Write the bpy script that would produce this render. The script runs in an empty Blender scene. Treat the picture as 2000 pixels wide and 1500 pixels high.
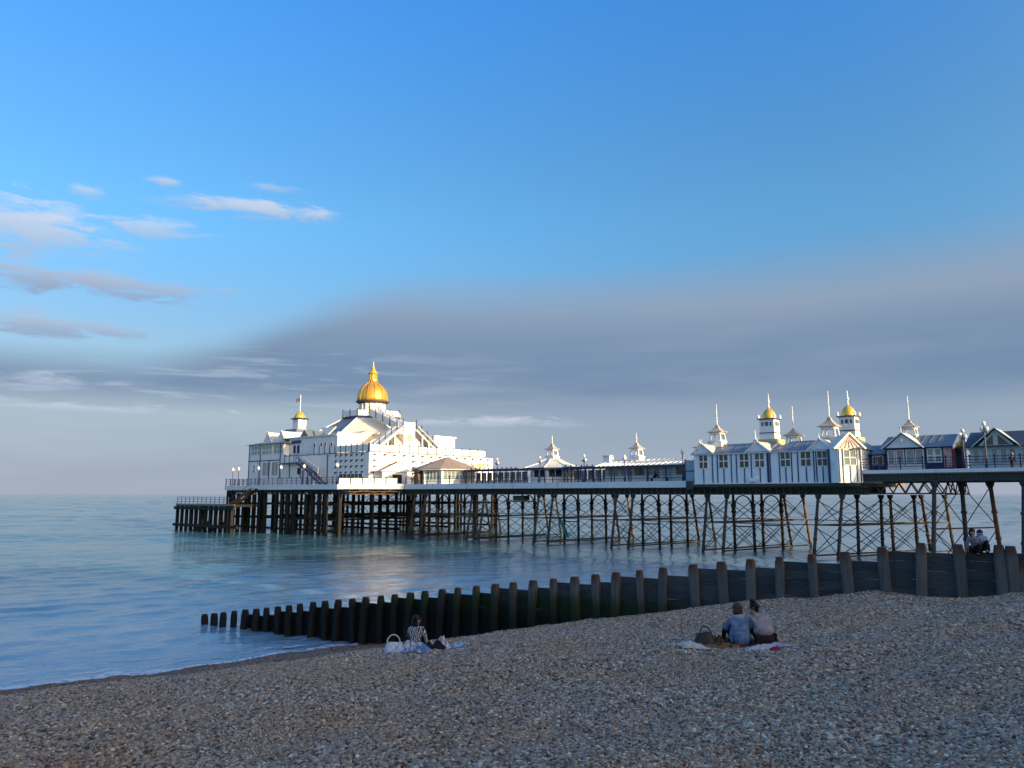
import bpy, bmesh, math, random
from mathutils import Vector, Matrix, noise

random.seed(11)
S = bpy.context.scene
COL = S.collection
R = math.radians
EYE = 6.5                      # camera height above the sea (z = 0)

# ------------------------------------------------------------------ camera
cam_d = bpy.data.cameras.new('camera')
cam = bpy.data.objects.new('camera', cam_d)
COL.objects.link(cam)
cam.location = (0, 0, EYE)
PITCH = math.atan(215 / 1500)
cam.rotation_euler = (math.pi / 2 + PITCH, 0, 0)
cam_d.sensor_width = 36
cam_d.lens = 27
cam_d.clip_start = 0.1
cam_d.clip_end = 80000
S.camera = cam
S.cycles.max_bounces = 6
S.cycles.diffuse_bounces = 3
S.cycles.glossy_bounces = 3

# ------------------------------------------------------------------ exposure
S.view_settings.view_transform = 'Standard'
S.view_settings.look = 'None'
S.view_settings.exposure = 0.42
S.view_settings.gamma = 1.0
S.view_settings.use_curve_mapping = False

# ------------------------------------------------------------------ sun and sky
SUN_AZ = R(-36)                # angle from +X, anticlockwise, towards the sun
SUN_EL = R(11)
sun_d = bpy.data.lights.new('sun', 'SUN')
sun_d.energy = 5.0
sun_d.angle = R(0.5)
sun_d.color = (1.0, 0.77, 0.43)
sun = bpy.data.objects.new('sun', sun_d)
COL.objects.link(sun)
to_sun = Vector((math.cos(SUN_AZ) * math.cos(SUN_EL), math.sin(SUN_AZ) * math.cos(SUN_EL), math.sin(SUN_EL)))
sun.rotation_euler = to_sun.to_track_quat('Z', 'Y').to_euler()
sun.location = (100, -60, 60)

world = bpy.data.worlds.new('World')
S.world = world
world.use_nodes = True
world.cycles.sampling_method = 'MANUAL'
world.cycles.sample_map_resolution = 512
WT = world.node_tree
WT.nodes.clear()


class NT:
    """Small helper to write node trees as expressions."""
    def __init__(self, tree):
        self.t = tree

    def new(self, typ, ins=None, **props):
        n = self.t.nodes.new(typ)
        for k, v in props.items():
            setattr(n, k, v)
        for k, v in (ins or {}).items():
            self.put(n.inputs[k], v)
        return n

    def put(self, sock, v):
        if isinstance(v, bpy.types.NodeSocket):
            self.t.links.new(v, sock)
        else:
            sock.default_value = v

    def m(self, op, a, b=None, c=None, clamp=False):
        n = self.t.nodes.new('ShaderNodeMath')
        n.operation = op
        n.use_clamp = clamp
        for i, v in enumerate((a, b, c)):
            if v is not None:
                self.put(n.inputs[i], v)
        return n.outputs[0]

    def smooth(self, v, a, b, lo=0.0, hi=1.0):
        n = self.new('ShaderNodeMapRange', interpolation_type='SMOOTHSTEP')
        for k, x in (('Value', v), ('From Min', a), ('From Max', b), ('To Min', lo), ('To Max', hi)):
            self.put(n.inputs[k], x)
        return n.outputs[0]

    def mix(self, f, a, b, blend='MIX'):
        n = self.t.nodes.new('ShaderNodeMix')
        n.data_type = 'RGBA'
        n.blend_type = blend
        self.put(n.inputs[0], f)
        self.put(n.inputs[6], a)
        self.put(n.inputs[7], b)
        return n.outputs[2]

    def vmul(self, v, s):
        n = self.t.nodes.new('ShaderNodeVectorMath')
        n.operation = 'MULTIPLY'
        self.put(n.inputs[0], v)
        n.inputs[1].default_value = s
        return n.outputs[0]

    def noise(self, vec, scale, detail=4.0, rough=0.5, dist=0.0):
        n = self.new('ShaderNodeTexNoise', {'Scale': scale, 'Detail': detail, 'Roughness': rough, 'Distortion': dist})
        if vec is not None:
            self.put(n.inputs['Vector'], vec)
        return n.outputs['Fac']

    def ramp(self, f, stops, interp='LINEAR'):
        n = self.t.nodes.new('ShaderNodeValToRGB')
        n.color_ramp.interpolation = interp
        el = n.color_ramp.elements
        while len(el) < len(stops):
            el.new(0.5)
        for e, (p, c) in zip(el, stops):
            e.position = p
            e.color = (*c, 1)
        self.put(n.inputs[0], f)
        return n.outputs[0]


def sky_dir(px, py):
    """azimuth and elevation (degrees) of a spot on the sky"""
    dx, dy = px - 1000, py - 750
    y = 1500 * math.cos(PITCH) + dy * math.sin(PITCH)
    z = 1500 * math.sin(PITCH) - dy * math.cos(PITCH)
    return math.degrees(math.atan2(dx, y)), math.degrees(math.atan2(z, math.hypot(dx, y)))


def srgb(r, g, b):
    f = lambda c: (c / 12.92 if c <= 0.04045 else ((c + 0.055) / 1.055) ** 2.4)
    return f(r / 255), f(g / 255), f(b / 255)


w = NT(WT)
tc = w.new('ShaderNodeTexCoord').outputs['Generated']
sep = w.new('ShaderNodeSeparateXYZ', {0: tc})
dxs, dys, dzs = sep.outputs
az = w.m('MULTIPLY', w.m('ARCTAN2', dxs, dys), 57.2958)
el_ = w.m('MULTIPLY', w.m('ARCSINE', dzs), 57.2958)
sky = w.new('ShaderNodeTexSky', sky_type='NISHITA')
sky.sun_disc = False
sky.sun_elevation = SUN_EL
sky.sun_rotation = math.pi / 2 - SUN_AZ
sky.altitude = 0
sky.air_density = 1.0
sky.dust_density = 2.2
sky.ozone_density = 2.0
SKY_STRENGTH = 0.10
K = 1.0 / SKY_STRENGTH
hsv = w.new('ShaderNodeHueSaturation', {'Hue': 0.507, 'Saturation': 1.12, 'Value': 2.2, 'Color': sky.outputs[0]})
blue = hsv.outputs[0]
sunv = w.new('ShaderNodeVectorMath', operation='DOT_PRODUCT')
w.put(sunv.inputs[0], tc)
sunv.inputs[1].default_value = to_sun
# clear deep blue away from the sun, whiter with haze towards it
away = w.mix(w.smooth(el_, 8.0, 21.0), (0.60, 0.60, 0.62, 1), (0.54, 0.90, 1.0, 1))
away = w.mix(w.smooth(el_, 20.0, 38.0), away, (0.42, 1.0, 1.40, 1))
tint = w.mix(w.smooth(sunv.outputs['Value'], -0.1, 0.8), away, (1.25, 1.12, 1.0, 1))
blue = w.mix(1.0, blue, tint, 'MULTIPLY')
nv = w.vmul(tc, (2.2, 2.2, 16.0))
n_lo = w.noise(nv, 1.0, 3.0, 0.5)
nv2 = w.vmul(tc, (5.0, 5.0, 60.0))
n_hi = w.noise(nv2, 1.6, 4.0, 0.55, 0.4)
nv3 = w.vmul(tc, (9.0, 9.0, 40.0))
n_puff = w.noise(nv3, 2.2, 5.0, 0.6, 0.6)
# grey bank of cloud lying over the sea, its top lower towards the open water
edge = w.m('ADD', w.smooth(dxs, -0.46, -0.12, 8.6, 14.9), w.smooth(dxs, -0.1, 0.6, 0.0, 0.5))
edge = w.m('ADD', edge, w.m('MULTIPLY', w.m('SUBTRACT', n_lo, 0.5), 2.2))
soft = w.smooth(dxs, -0.4, 0.5, 1.5, 2.9)
bank = w.smooth(w.m('SUBTRACT', el_, edge), soft, w.m('MULTIPLY', soft, -1.0))
# openings in the bank low on the open-water side
gap = w.m('MULTIPLY', w.smooth(n_hi, 0.52, 0.66), w.smooth(dxs, 0.1, -0.35))
gap = w.m('MULTIPLY', gap, w.smooth(el_, 13.0, 8.0))
gap = w.m('MULTIPLY', gap, w.smooth(el_, 1.5, 6.0))
bank = w.m('MULTIPLY', bank, w.m('SUBTRACT', 1.0, w.m('MULTIPLY', gap, 0.10)))
bank = w.m('MULTIPLY', bank, w.smooth(dys, -0.1, 0.4, 0.0, 0.95))   # it lies over the sea only; the sun side is clear
sc = lambda c, k=0.76: tuple(x * K * k for x in srgb(*c)) + (1,)
bank_col = w.mix(w.smooth(el_, 0.5, 5.0), sc((167, 177, 195)), w.mix(w.smooth(dxs, 0.15, -0.25), sc((150, 168, 188)), sc((172, 189, 202))))
bank_col = w.mix(w.smooth(el_, 5.0, 8.0), bank_col, sc((114, 139, 171)))
bank_col = w.mix(w.smooth(el_, 9.0, 15.0), bank_col, sc((145, 162, 186)))
bank_col = w.mix(w.m('MULTIPLY', w.smooth(n_hi, 0.42, 0.68), w.m('MULTIPLY', w.smooth(el_, 12.0, 4.0, 0.0, 0.42), w.smooth(dxs, 0.25, -0.2, 0.25, 1.0))), bank_col, sc((168, 180, 196)))
bank_col = w.mix(w.m('MULTIPLY', w.smooth(n_lo, 0.40, 0.7), 0.45), bank_col, sc((149, 164, 184)))
bank_col = w.mix(w.m('MULTIPLY', gap, 0.5), bank_col, sc((170, 184, 206)))
col = w.mix(bank, blue, bank_col)
# streaks and small puffs over the open water: (px, py, half width, half height, strength, lit)
blobs = [(60, 440, 190, 58, 1.0, 1), (510, 408, 210, 22, 0.95, 1), (165, 374, 40, 16, 0.8, 1), (326, 354, 42, 13, 0.8, 1),
         (290, 446, 120, 26, 0.7, 1), (170, 550, 300, 30, 1.1, 0), (90, 634, 220, 24, 1.0, 0), (530, 368, 60, 10, 0.4, 1),
         (70, 742, 130, 14, 0.7, 1), (120, 795, 330, 12, 0.6, 1), (960, 826, 190, 14, 0.7, 1), (-320, 430, 260, 60, 0.9, 1),
         (-300, 600, 260, 40, 0.9, 0)]
ae = w.new('ShaderNodeCombineXYZ', {0: az, 1: el_}).outputs[0]
nzz = w.m('MULTIPLY', w.m('SUBTRACT', n_puff, 0.56), 2.1)
for px, py, hw, hh, st, lit in blobs:
    a0, e0 = sky_dir(px, py)
    wa = hw / 26.2 * math.cos(R(a0))
    we = hh / 26.2
    mp = w.new('ShaderNodeMapping', {'Vector': ae, 'Location': (-a0 / wa, -e0 / we, 0), 'Scale': (1 / wa, 1 / we, 0)}).outputs[0]
    dt = w.new('ShaderNodeVectorMath', operation='DOT_PRODUCT')
    w.put(dt.inputs[0], mp)
    w.put(dt.inputs[1], mp)
    g = w.m('POWER', 0.3679, dt.outputs['Value'])
    g = w.m('MULTIPLY_ADD', nzz, w.smooth(g, 0.02, 0.35), g)
    mask = w.smooth(g, 0.22, 0.95, 0.0, min(1.0, 0.85 * st))
    top = sc((214, 221, 235)) if lit else sc((178, 191, 213))
    low = sc((168, 188, 216)) if lit else sc((146, 165, 196))
    dy_ = w.new('ShaderNodeSeparateXYZ', {0: mp}).outputs[1]
    col = w.mix(mask, col, w.mix(w.smooth(dy_, -0.9, 0.7), low, top))
bg = w.new('ShaderNodeBackground', {'Color': col, 'Strength': SKY_STRENGTH})
wo = w.new('ShaderNodeOutputWorld')
WT.links.new(bg.outputs[0], wo.inputs[0])

# ------------------------------------------------------------------ materials
MATS = {}


def mat(name, color, rough=0.6, metal=0.0, var=0.12, scale=3.0, stretch=(1, 1, 1), bump=0.0, bscale=20.0, dirt=None, dirt_amt=0.0,
        dirt_scale=1.2, spec=0.4, dirt_lo=0.5, dirt_hi=0.72, tide=0.0):
    if name in MATS:
        return MATS[name]
    m = bpy.data.materials.new(name)
    m.use_nodes = True
    t = NT(m.node_tree)
    b = m.node_tree.nodes['Principled BSDF']
    pos = t.new('ShaderNodeNewGeometry').outputs['Position']
    pv = t.vmul(pos, stretch)
    nz = t.noise(pv, scale, 6.0, 0.6)
    rnd = t.new('ShaderNodeObjectInfo').outputs['Random']
    f = t.m('ADD', t.m('MULTIPLY', t.m('SUBTRACT', nz, 0.5), 2.2 * var), t.m('MULTIPLY', t.m('SUBTRACT', rnd, 0.5), var))
    f = t.m('ADD', f, 1.0)
    c = t.new('ShaderNodeVectorMath', operation='SCALE')
    c.inputs[0].default_value = color
    t.put(c.inputs['Scale'], f)
    colr = c.outputs[0]
    if dirt:
        dn = t.noise(pv, dirt_scale, 8.0, 0.65, 0.5)
        colr = t.mix(t.m('MULTIPLY', t.smooth(dn, dirt_lo, dirt_hi), dirt_amt), colr, (*dirt, 1))
    if tide:    # band of dark weed where the tide reaches
        pz = t.new('ShaderNodeSeparateXYZ', {0: pos}).outputs[2]
        tz = t.m('ADD', pz, t.m('MULTIPLY', t.m('SUBTRACT', t.noise(pos, 1.3, 5.0), 0.5), 2.0))
        colr = t.mix(t.smooth(tz, tide, tide - 0.7), colr, (0.013, 0.016, 0.010, 1))
    m.node_tree.links.new(colr, b.inputs['Base Color'])
    b.inputs['Roughness'].default_value = rough
    b.inputs['Metallic'].default_value = metal
    b.inputs['Specular IOR Level'].default_value = spec
    if bump:
        bn = t.noise(pv, bscale, 5.0, 0.6)
        bu = t.new('ShaderNodeBump', {'Strength': bump, 'Distance': 0.05, 'Height': bn})
        m.node_tree.links.new(bu.outputs[0], b.inputs['Normal'])
    MATS[name] = m
    return m


WHITE = mat('white_paint', (0.84, 0.85, 0.84), 0.5, var=0.06, scale=0.9, dirt=(0.50, 0.46, 0.40), dirt_amt=0.6, dirt_scale=1.6, stretch=(1, 1, .28))
WHITE2 = mat('white_boards', (0.82, 0.83, 0.84), 0.5, var=0.08, scale=1.5, dirt=(0.45, 0.44, 0.40), dirt_amt=0.4, stretch=(1, 1, .3))
CREAM = mat('cream_render', (0.78, 0.72, 0.62), 0.7, var=0.05, scale=0.8, dirt=(0.6, 0.5, 0.4), dirt_amt=0.35)
FASCIA = mat('fascia_paint', (0.76, 0.79, 0.81), 0.5, var=0.06, scale=0.8, dirt=(0.35, 0.34, 0.32), dirt_amt=0.45, stretch=(1, 1, .25))
BLUE = mat('navy_paint', (0.022, 0.032, 0.11), 0.4, var=0.2)
OCHRE = mat('ochre_paint', (0.62, 0.50, 0.22), 0.6, var=0.06, dirt=(0.5, 0.45, 0.3), dirt_amt=0.3)
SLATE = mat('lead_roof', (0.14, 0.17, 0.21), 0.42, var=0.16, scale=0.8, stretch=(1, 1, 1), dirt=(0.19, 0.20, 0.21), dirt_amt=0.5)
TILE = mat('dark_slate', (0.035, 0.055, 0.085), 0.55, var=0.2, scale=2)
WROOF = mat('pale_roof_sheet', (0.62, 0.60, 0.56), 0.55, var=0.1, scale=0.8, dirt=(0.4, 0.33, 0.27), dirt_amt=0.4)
BROOF = mat('brown_felt_roof', (0.36, 0.29, 0.23), 0.8, var=0.1, scale=1.0, dirt=(0.25, 0.2, 0.16), dirt_amt=0.5)
COPPER = mat('cupola_roof', (0.50, 0.42, 0.33), 0.45, var=0.15, dirt=(0.2, 0.16, 0.12), dirt_amt=0.5)
GOLD = mat('gold_paint', (0.80, 0.46, 0.085), 0.30, metal=0.6, var=0.1, scale=1.2, dirt=(0.55, 0.30, 0.05), dirt_amt=0.5, dirt_scale=0.8)
YGOLD = mat('yellow_gold_paint', (0.80, 0.52, 0.10), 0.34, metal=0.45, var=0.1, scale=1.2, dirt=(0.6, 0.38, 0.08), dirt_amt=0.5)
GLASS = mat('dark_glass', (0.05, 0.065, 0.075), 0.08, var=0.5, scale=0.7, spec=0.8)
PGLASS = mat('pale_glass', (0.26, 0.33, 0.34), 0.15, var=0.35, scale=0.6, spec=0.7)
DARK = mat('dark_opening', (0.02, 0.02, 0.022), 0.8, var=0.2)
IRON = mat('rusty_iron', (0.035, 0.036, 0.038), 0.62, var=0.35, scale=2.5, dirt=(0.17, 0.075, 0.03), dirt_amt=0.55, dirt_scale=1.1, bump=0.4, dirt_lo=.52, dirt_hi=.75, tide=1.6)
SUN_RUST = mat('sunlit_rust_iron', (0.19, 0.10, 0.05), 0.75, var=0.35, scale=2.5, dirt=(0.035, 0.03, 0.028), dirt_amt=0.8, dirt_scale=1.4, bump=0.5, tide=1.0)  # real rust, lightened to paint in warm sunlight on the ironwork
GIRD = mat('green_grey_iron', (0.055, 0.062, 0.055), 0.6, var=0.3, scale=2.0, dirt=(0.13, 0.075, 0.04), dirt_amt=0.6, dirt_scale=0.9)
TIMBER = mat('sea_timber', (0.011, 0.010, 0.010), 0.8, var=0.4, scale=3.0, stretch=(1, 1, .2), dirt=(0.035, 0.02, 0.014), dirt_amt=0.5, bump=0.5)
PLANKING = mat('deck_planking', (0.20, 0.17, 0.14), 0.8, var=0.2, scale=4)
RED = mat('red_paint', (0.22, 0.045, 0.035), 0.6, var=0.2)
PINK = mat('pink_board', (0.60, 0.36, 0.33), 0.6, var=0.15, dirt=(0.75, 0.65, 0.6), dirt_amt=0.7, dirt_scale=3.0)
YBOARD = mat('yellow_board', (0.78, 0.56, 0.20), 0.6, var=0.1)
BROWNDOOR = mat('brown_door', (0.11, 0.05, 0.03), 0.6, var=0.2)
PALEBLUE = mat('pale_blue_boards', (0.52, 0.63, 0.66), 0.55, var=0.06, scale=1.0)
GLOBE = mat('opal_glass_globe', (0.82, 0.79, 0.72), 0.25, var=0.05)
SIGNBLUE = mat('blue_sign', (0.03, 0.07, 0.25), 0.5, var=0.1)
SIGNRED = mat('red_lettering_board', (0.50, 0.16, 0.09), 0.6, var=0.2, dirt=(0.78, 0.7, 0.5), dirt_amt=0.9, dirt_scale=2.2, dirt_lo=.45, dirt_hi=.55)
NET = mat('turquoise_net', (0.05, 0.42, 0.36), 0.7, var=0.3)


# ------------------------------------------------------------------ mesh builder
class MB:
    def __init__(self):
        self.v = []
        self.f = []

    def add(self, vs, fs):
        n = len(self.v)
        self.v += [Vector(p) for p in vs]
        self.f += [tuple(i + n for i in f) for f in fs]
        return self

    def hexa(self, p):
        return self.add(p, [(0, 3, 2, 1), (4, 5, 6, 7), (0, 1, 5, 4), (1, 2, 6, 5), (2, 3, 7, 6), (3, 0, 4, 7)])

    def box(self, x0, x1, y0, y1, z0, z1):
        return self.hexa([(x0, y0, z0), (x1, y0, z0), (x1, y1, z0), (x0, y1, z0), (x0, y0, z1), (x1, y0, z1), (x1, y1, z1), (x0, y1, z1)])

    def obox(self, o, r, n, x0, x1, z0, z1, d0, d1):
        """box on a wall: o origin, r right along the wall, n outward"""
        o, r, n = Vector(o), Vector(r), Vector(n)
        P = lambda x, d, z: o + r * x + n * d + Vector((0, 0, z))
        return self.hexa([P(x0, d1, z0), P(x1, d1, z0), P(x1, d0, z0), P(x0, d0, z0), P(x0, d1, z1), P(x1, d1, z1), P(x1, d0, z1), P(x0, d0, z1)])

    def beam(self, a, b, w_, h, up=(0, 0, 1)):
        a, b = Vector(a), Vector(b)
        d = (b - a).normalized()
        s = d.cross(Vector(up))
        if s.length < 1e-4:
            s = d.cross(Vector((1, 0, 0)))
        s.normalize()
        u = s.cross(d)
        s *= w_ / 2
        u = u * (h / 2)
        return self.hexa([a - s - u, a + s - u, b + s - u, b - s - u, a - s + u, a + s + u, b + s + u, b - s + u])

    def tube(self, a, b, r0, r1=None, n=8, cap=True):
        r1 = r0 if r1 is None else r1
        a, b = Vector(a), Vector(b)
        d = (b - a).normalized()
        s = d.cross(Vector((0, 0, 1)))
        if s.length < 1e-4:
            s = Vector((1, 0, 0))
        s.normalize()
        u = d.cross(s)
        vs = []
        for c, r in ((a, r0), (b, r1)):
            for i in range(n):
                q = 2 * math.pi * (i + .5) / n
                vs.append(c + (s * math.cos(q) + u * math.sin(q)) * r)
        fs = [(i, i + n, (i + 1) % n + n, (i + 1) % n) for i in range(n)]
        if cap:
            fs += [tuple(range(n)), tuple(range(2 * n - 1, n - 1, -1))]
        return self.add(vs, fs)

    def lathe(self, prof, n=16, o=(0, 0, 0), rot=0.0, sx=1.0, sy=1.0):
        """prof: list of (radius, z)"""
        vs, fs = [], []
        k = len(prof)
        for r, z in prof:
            for i in range(n):
                q = 2 * math.pi * i / n + rot
                vs.append((o[0] + r * math.cos(q) * sx, o[1] + r * math.sin(q) * sy, o[2] + z))
        for j in range(k - 1):
            for i in range(n):
                i2 = (i + 1) % n
                fs.append((j * n + i, j * n + i2, (j + 1) * n + i2, (j + 1) * n + i))
        fs.append(tuple(range(n - 1, -1, -1)))
        fs.append(tuple(range((k - 1) * n, k * n)))
        return self.add(vs, fs)

    def prism(self, poly, z0, z1):
        n = len(poly)
        vs = [(x, y, z0) for x, y in poly] + [(x, y, z1) for x, y in poly]
        fs = [(i, (i + 1) % n, (i + 1) % n + n, i + n) for i in range(n)]
        fs += [tuple(range(n - 1, -1, -1)), tuple(range(n, 2 * n))]
        return self.add(vs, fs)

    def frustum(self, lo, z0, hi, z1):
        n = len(lo)
        vs = [(x, y, z0) for x, y in lo] + [(x, y, z1) for x, y in hi]
        fs = [(i, (i + 1) % n, (i + 1) % n + n, i + n) for i in range(n)]
        fs += [tuple(range(n - 1, -1, -1)), tuple(range(n, 2 * n))]
        return self.add(vs, fs)

    def gable_x(self, x0, x1, y0, y1, z0, z1):
        """ridge along x"""
        ym = (y0 + y1) / 2
        return self.add([(x0, y0, z0), (x0, y1, z0), (x0, ym, z1), (x1, y0, z0), (x1, y1, z0), (x1, ym, z1)],
                        [(0, 2, 1), (3, 4, 5), (0, 3, 5, 2), (1, 2, 5, 4), (0, 1, 4, 3)])

    def gable_y(self, x0, x1, y0, y1, z0, z1):
        xm = (x0 + x1) / 2
        return self.add([(x0, y0, z0), (x1, y0, z0), (xm, y0, z1), (x0, y1, z0), (x1, y1, z0), (xm, y1, z1)],
                        [(0, 1, 2), (3, 5, 4), (0, 2, 5, 3), (1, 4, 5, 2), (0, 3, 4, 1)])

    def hip(self, x0, x1, y0, y1, z0, z1, a, b=None):
        """hipped roof, ridge along x from x0+a to x1-b"""
        b = a if b is None else b
        ym = (y0 + y1) / 2
        return self.add([(x0, y0, z0), (x1, y0, z0), (x1, y1, z0), (x0, y1, z0), (x0 + a, ym, z1), (x1 - b, ym, z1)],
                        [(0, 1, 5, 4), (1, 2, 5), (2, 3, 4, 5), (3, 0, 4), (0, 3, 2, 1)])

    def mesh(self, name, off=(0, 0, 0), smooth=False):
        me = bpy.data.meshes.new(name)
        off = Vector(off)
        me.from_pydata([tuple(p - off) for p in self.v], [], self.f)
        bm = bmesh.new()
        bm.from_mesh(me)
        bmesh.ops.recalc_face_normals(bm, faces=bm.faces)
        bm.to_mesh(me)
        bm.free()
        if smooth:
            for p in me.polygons:
                p.use_smooth = True
        me.update()
        return me


# ------------------------------------------------------------------ pier frame: x = along the pier to the shore, y = away from camera
PA = R(-40.5)
PO = Vector((12.6, 95.7, 0))
PM = Matrix.Translation(PO) @ Matrix.Rotation(PA, 4, 'Z')
BASE = {}


def tagp(o, label=None, cat=None, group=None, kind=None):
    if label: o['label'] = label
    if cat: o['category'] = cat
    if group: o['group'] = group
    if kind: o['kind'] = kind
    return o


def thing(name, label, cat, base, group=None, world_frame=False, rotz=0.0):
    o = bpy.data.objects.new(name, None)
    COL.objects.link(o)
    o.empty_display_size = 0.3
    if world_frame:
        o.location = base
        o.rotation_euler = (0, 0, rotz)
        BASE[o.name] = Vector((0, 0, 0))
    else:
        o.location = PM @ Vector(base)
        o.rotation_euler = (0, 0, PA)
        BASE[o.name] = Vector(base)
    return tagp(o, label, cat, group)


def part(name, mb, m, parent, smooth=False, label=None, kind=None):
    base = BASE[parent.name]
    me = mb.mesh(name, base, smooth)
    me.materials.append(m)
    o = bpy.data.objects.new(name, me)
    COL.objects.link(o)
    o.parent = parent
    BASE[o.name] = base
    if label: o['label'] = label
    if kind: o['kind'] = kind
    return o


def inst(name, me, parent, loc, rot=(0, 0, 0), scale=(1, 1, 1)):
    """a piece sharing mesh data; loc in the frame of the parent's thing"""
    o = bpy.data.objects.new(name, me)
    COL.objects.link(o)
    o.parent = parent
    o.location = Vector(loc) - BASE[parent.name]
    o.rotation_euler = rot
    o.scale = scale
    BASE[o.name] = BASE[parent.name]
    return o


def shared(name, mb, m, smooth=False):
    me = mb.mesh(name, (0, 0, 0), smooth)
    me.materials.append(m)
    return me


def copy_tree(root, loc, rotz=None, label=None):
    r = root.copy()
    COL.objects.link(r)
    r.location = loc
    if rotz is not None:
        r.rotation_euler = (0, 0, rotz)
    if label: r['label'] = label
    for ch in list(root.children):
        c = ch.copy()
        COL.objects.link(c)
        c.parent = r
        for g in ch.children:
            d = g.copy()
            COL.objects.link(d)
            d.parent = c
    return r


# ------------------------------------------------------------------ beach profile
GQ = Vector((-0.605, 0.796))          # seaward
GR = Vector((0.796, 0.605))           # along the shore
PROF = [(-400, 7.5), (-60, 7.0), (-34, 6.4), (-12, 5.25), (0, 4.9), (8, 3.86), (12, 3.5), (15, 3.08), (18.6, 2.5), (22.85, 1.6), (27, 0.68),
        (31.4, 0.0), (36, -0.8), (60, -3.0), (140, -6.0)]
GT0 = Vector((13.35, 23.0))           # groyne line: right-hand end in view, direction seaward
GTD = Vector((-0.858, 0.514))


def prof(q):
    for (a, za), (b, zb) in zip(PROF, PROF[1:]):
        if q <= b:
            f = max(0.0, (q - a) / (b - a))
            return za + (zb - za) * f
    return PROF[-1][1]


def ground(x, y):
    q = x * GQ.x + y * GQ.y
    r = x * GR.x + y * GR.y
    z = (prof(q - 1.2) + prof(q) * 2 + prof(q + 1.2)) / 4
    z += 0.16 * noise.noise((q * 0.16, r * 0.10, 3.1)) + 0.07 * noise.noise((q * 0.5, r * 0.33, 7.7)) + 0.05 * noise.noise((q * 1.3, r * 1.1, 1.7)) + 0.04 * noise.noise((q * 3.0, r * 2.8, 4.4)) + 0.10 * noise.noise((q * 0.75 + 0.4 * noise.noise((r * 0.2, 1, 1)), r * 0.07, 9.0))
    # scoop and heap against the groyne
    s = (x - GT0.x) * GTD.x + (y - GT0.y) * GTD.y
    d = (y - GT0.y) * GTD.x - (x - GT0.x) * GTD.y      # >0 on the camera side
    z += 0.22 * math.exp(-((s - 2.6) / 1.3) ** 2 - (d / 2.0) ** 2) - 0.22 * math.exp(-((s - 0.2) / 1.2) ** 2 - (d / 1.2) ** 2)
    if d < -0.2:
        z -= 0.55 * min(1.0, (-d - 0.2) / 1.0)
    return z


def axis_vals(bands):
    out = []
    for a, b, st in bands:
        n = max(1, round((b - a) / st))
        out += [a + (b - a) * i / n for i in range(n)]
    out.append(bands[-1][1])
    return out


def beach_mesh(name, qs, rs, keep=None):
    vs = []
    for q in qs:
        for r in rs:
            x, y = GQ.x * q + GR.x * r, GQ.y * q + GR.y * r
            vs.append((x, y, ground(x, y)))
    nr = len(rs)
    fs = []
    for i in range(len(qs) - 1):
        for j in range(nr - 1):
            f = (i * nr + j, (i + 1) * nr + j, (i + 1) * nr + j + 1, i * nr + j + 1)
            if keep is None or keep(vs[f[0]]):
                fs.append(f)
    me = bpy.data.meshes.new(name)
    me.from_pydata(vs, [], fs)
    if me.polygons and me.polygons[0].normal.z < 0:
        me.flip_normals()
    for p in me.polygons:
        p.use_smooth = True
    me.update()
    return me


def beach_material(name, pebble):
    m = bpy.data.materials.new(name)
    m.use_nodes = True
    t = NT(m.node_tree)
    b = m.node_tree.nodes['Principled BSDF']
    pos = t.new('ShaderNodeNewGeometry').outputs['Position']
    z = t.new('ShaderNodeSeparateXYZ', {0: pos}).outputs[2]
    stops = [(0.0, (0.035, 0.032, 0.034)), (0.16, (0.10, 0.08, 0.068)), (0.32, (0.19, 0.15, 0.12)), (0.48, (0.18, 0.18, 0.19)), (0.62, (0.27, 0.225, 0.18)),
             (0.76, (0.24, 0.25, 0.27)), (0.90, (0.33, 0.30, 0.27)), (0.97, (0.42, 0.41, 0.40)), (1.0, (0.60, 0.59, 0.58))]
    stops = [(p, tuple(min(.8, x * k) for x, k in zip(c_, (1.74, 1.46, 1.14)))) for p, c_ in stops]
    if pebble:
        f = t.new('ShaderNodeObjectInfo').outputs['Random']
        c = t.ramp(f, stops)
        n = t.noise(pos, 60.0, 4.0)
        c = t.mix(0.5, c, t.ramp(n, [(0.3, (0.5, 0.5, 0.5)), (0.75, (1.25, 1.22, 1.2))]), 'MULTIPLY')
    else:
        vo = t.new('ShaderNodeTexVoronoi', {'Scale': 24.0, 'Vector': pos})
        cs = t.new('ShaderNodeSeparateColor', {0: vo.outputs['Color']}).outputs[0]
        c = t.ramp(cs, [(p, tuple(x * 0.72 for x in q)) for p, q in stops])
        bu = t.new('ShaderNodeBump', {'Strength': 0.9, 'Distance': 0.03, 'Height': t.m('SUBTRACT', 1.0, vo.outputs['Distance'])})
        m.node_tree.links.new(bu.outputs[0], b.inputs['Normal'])
    # broad drifts of browner and greyer stone
    big = t.noise(t.vmul(pos, (1, 1, 1)), 0.45, 4.0, 0.6)
    c = t.mix(1.0, c, t.ramp(big, [(0.33, (1.08, 0.94, 0.80)), (0.5, (0.98, 0.95, 0.93)), (0.68, (1.0, 1.03, 1.10))]), 'MULTIPLY')
    # wet band by the water
    wl = t.m('ADD', z, t.m('MULTIPLY', t.m('SUBTRACT', t.noise(pos, 0.6, 5.0), 0.5), 0.5))
    wet = t.smooth(wl, 1.6, 1.2)
    c = t.mix(wet, c, t.mix(1.0, c, (0.46, 0.37, 0.32, 1), 'MULTIPLY'))
    m.node_tree.links.new(c, b.inputs['Base Color'])
    m.node_tree.links.new(t.m('SUBTRACT', 0.72, t.m('MULTIPLY', wet, 0.34)), b.inputs['Roughness'])
    b.inputs['Specular IOR Level'].default_value = 0.35
    return m


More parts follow.
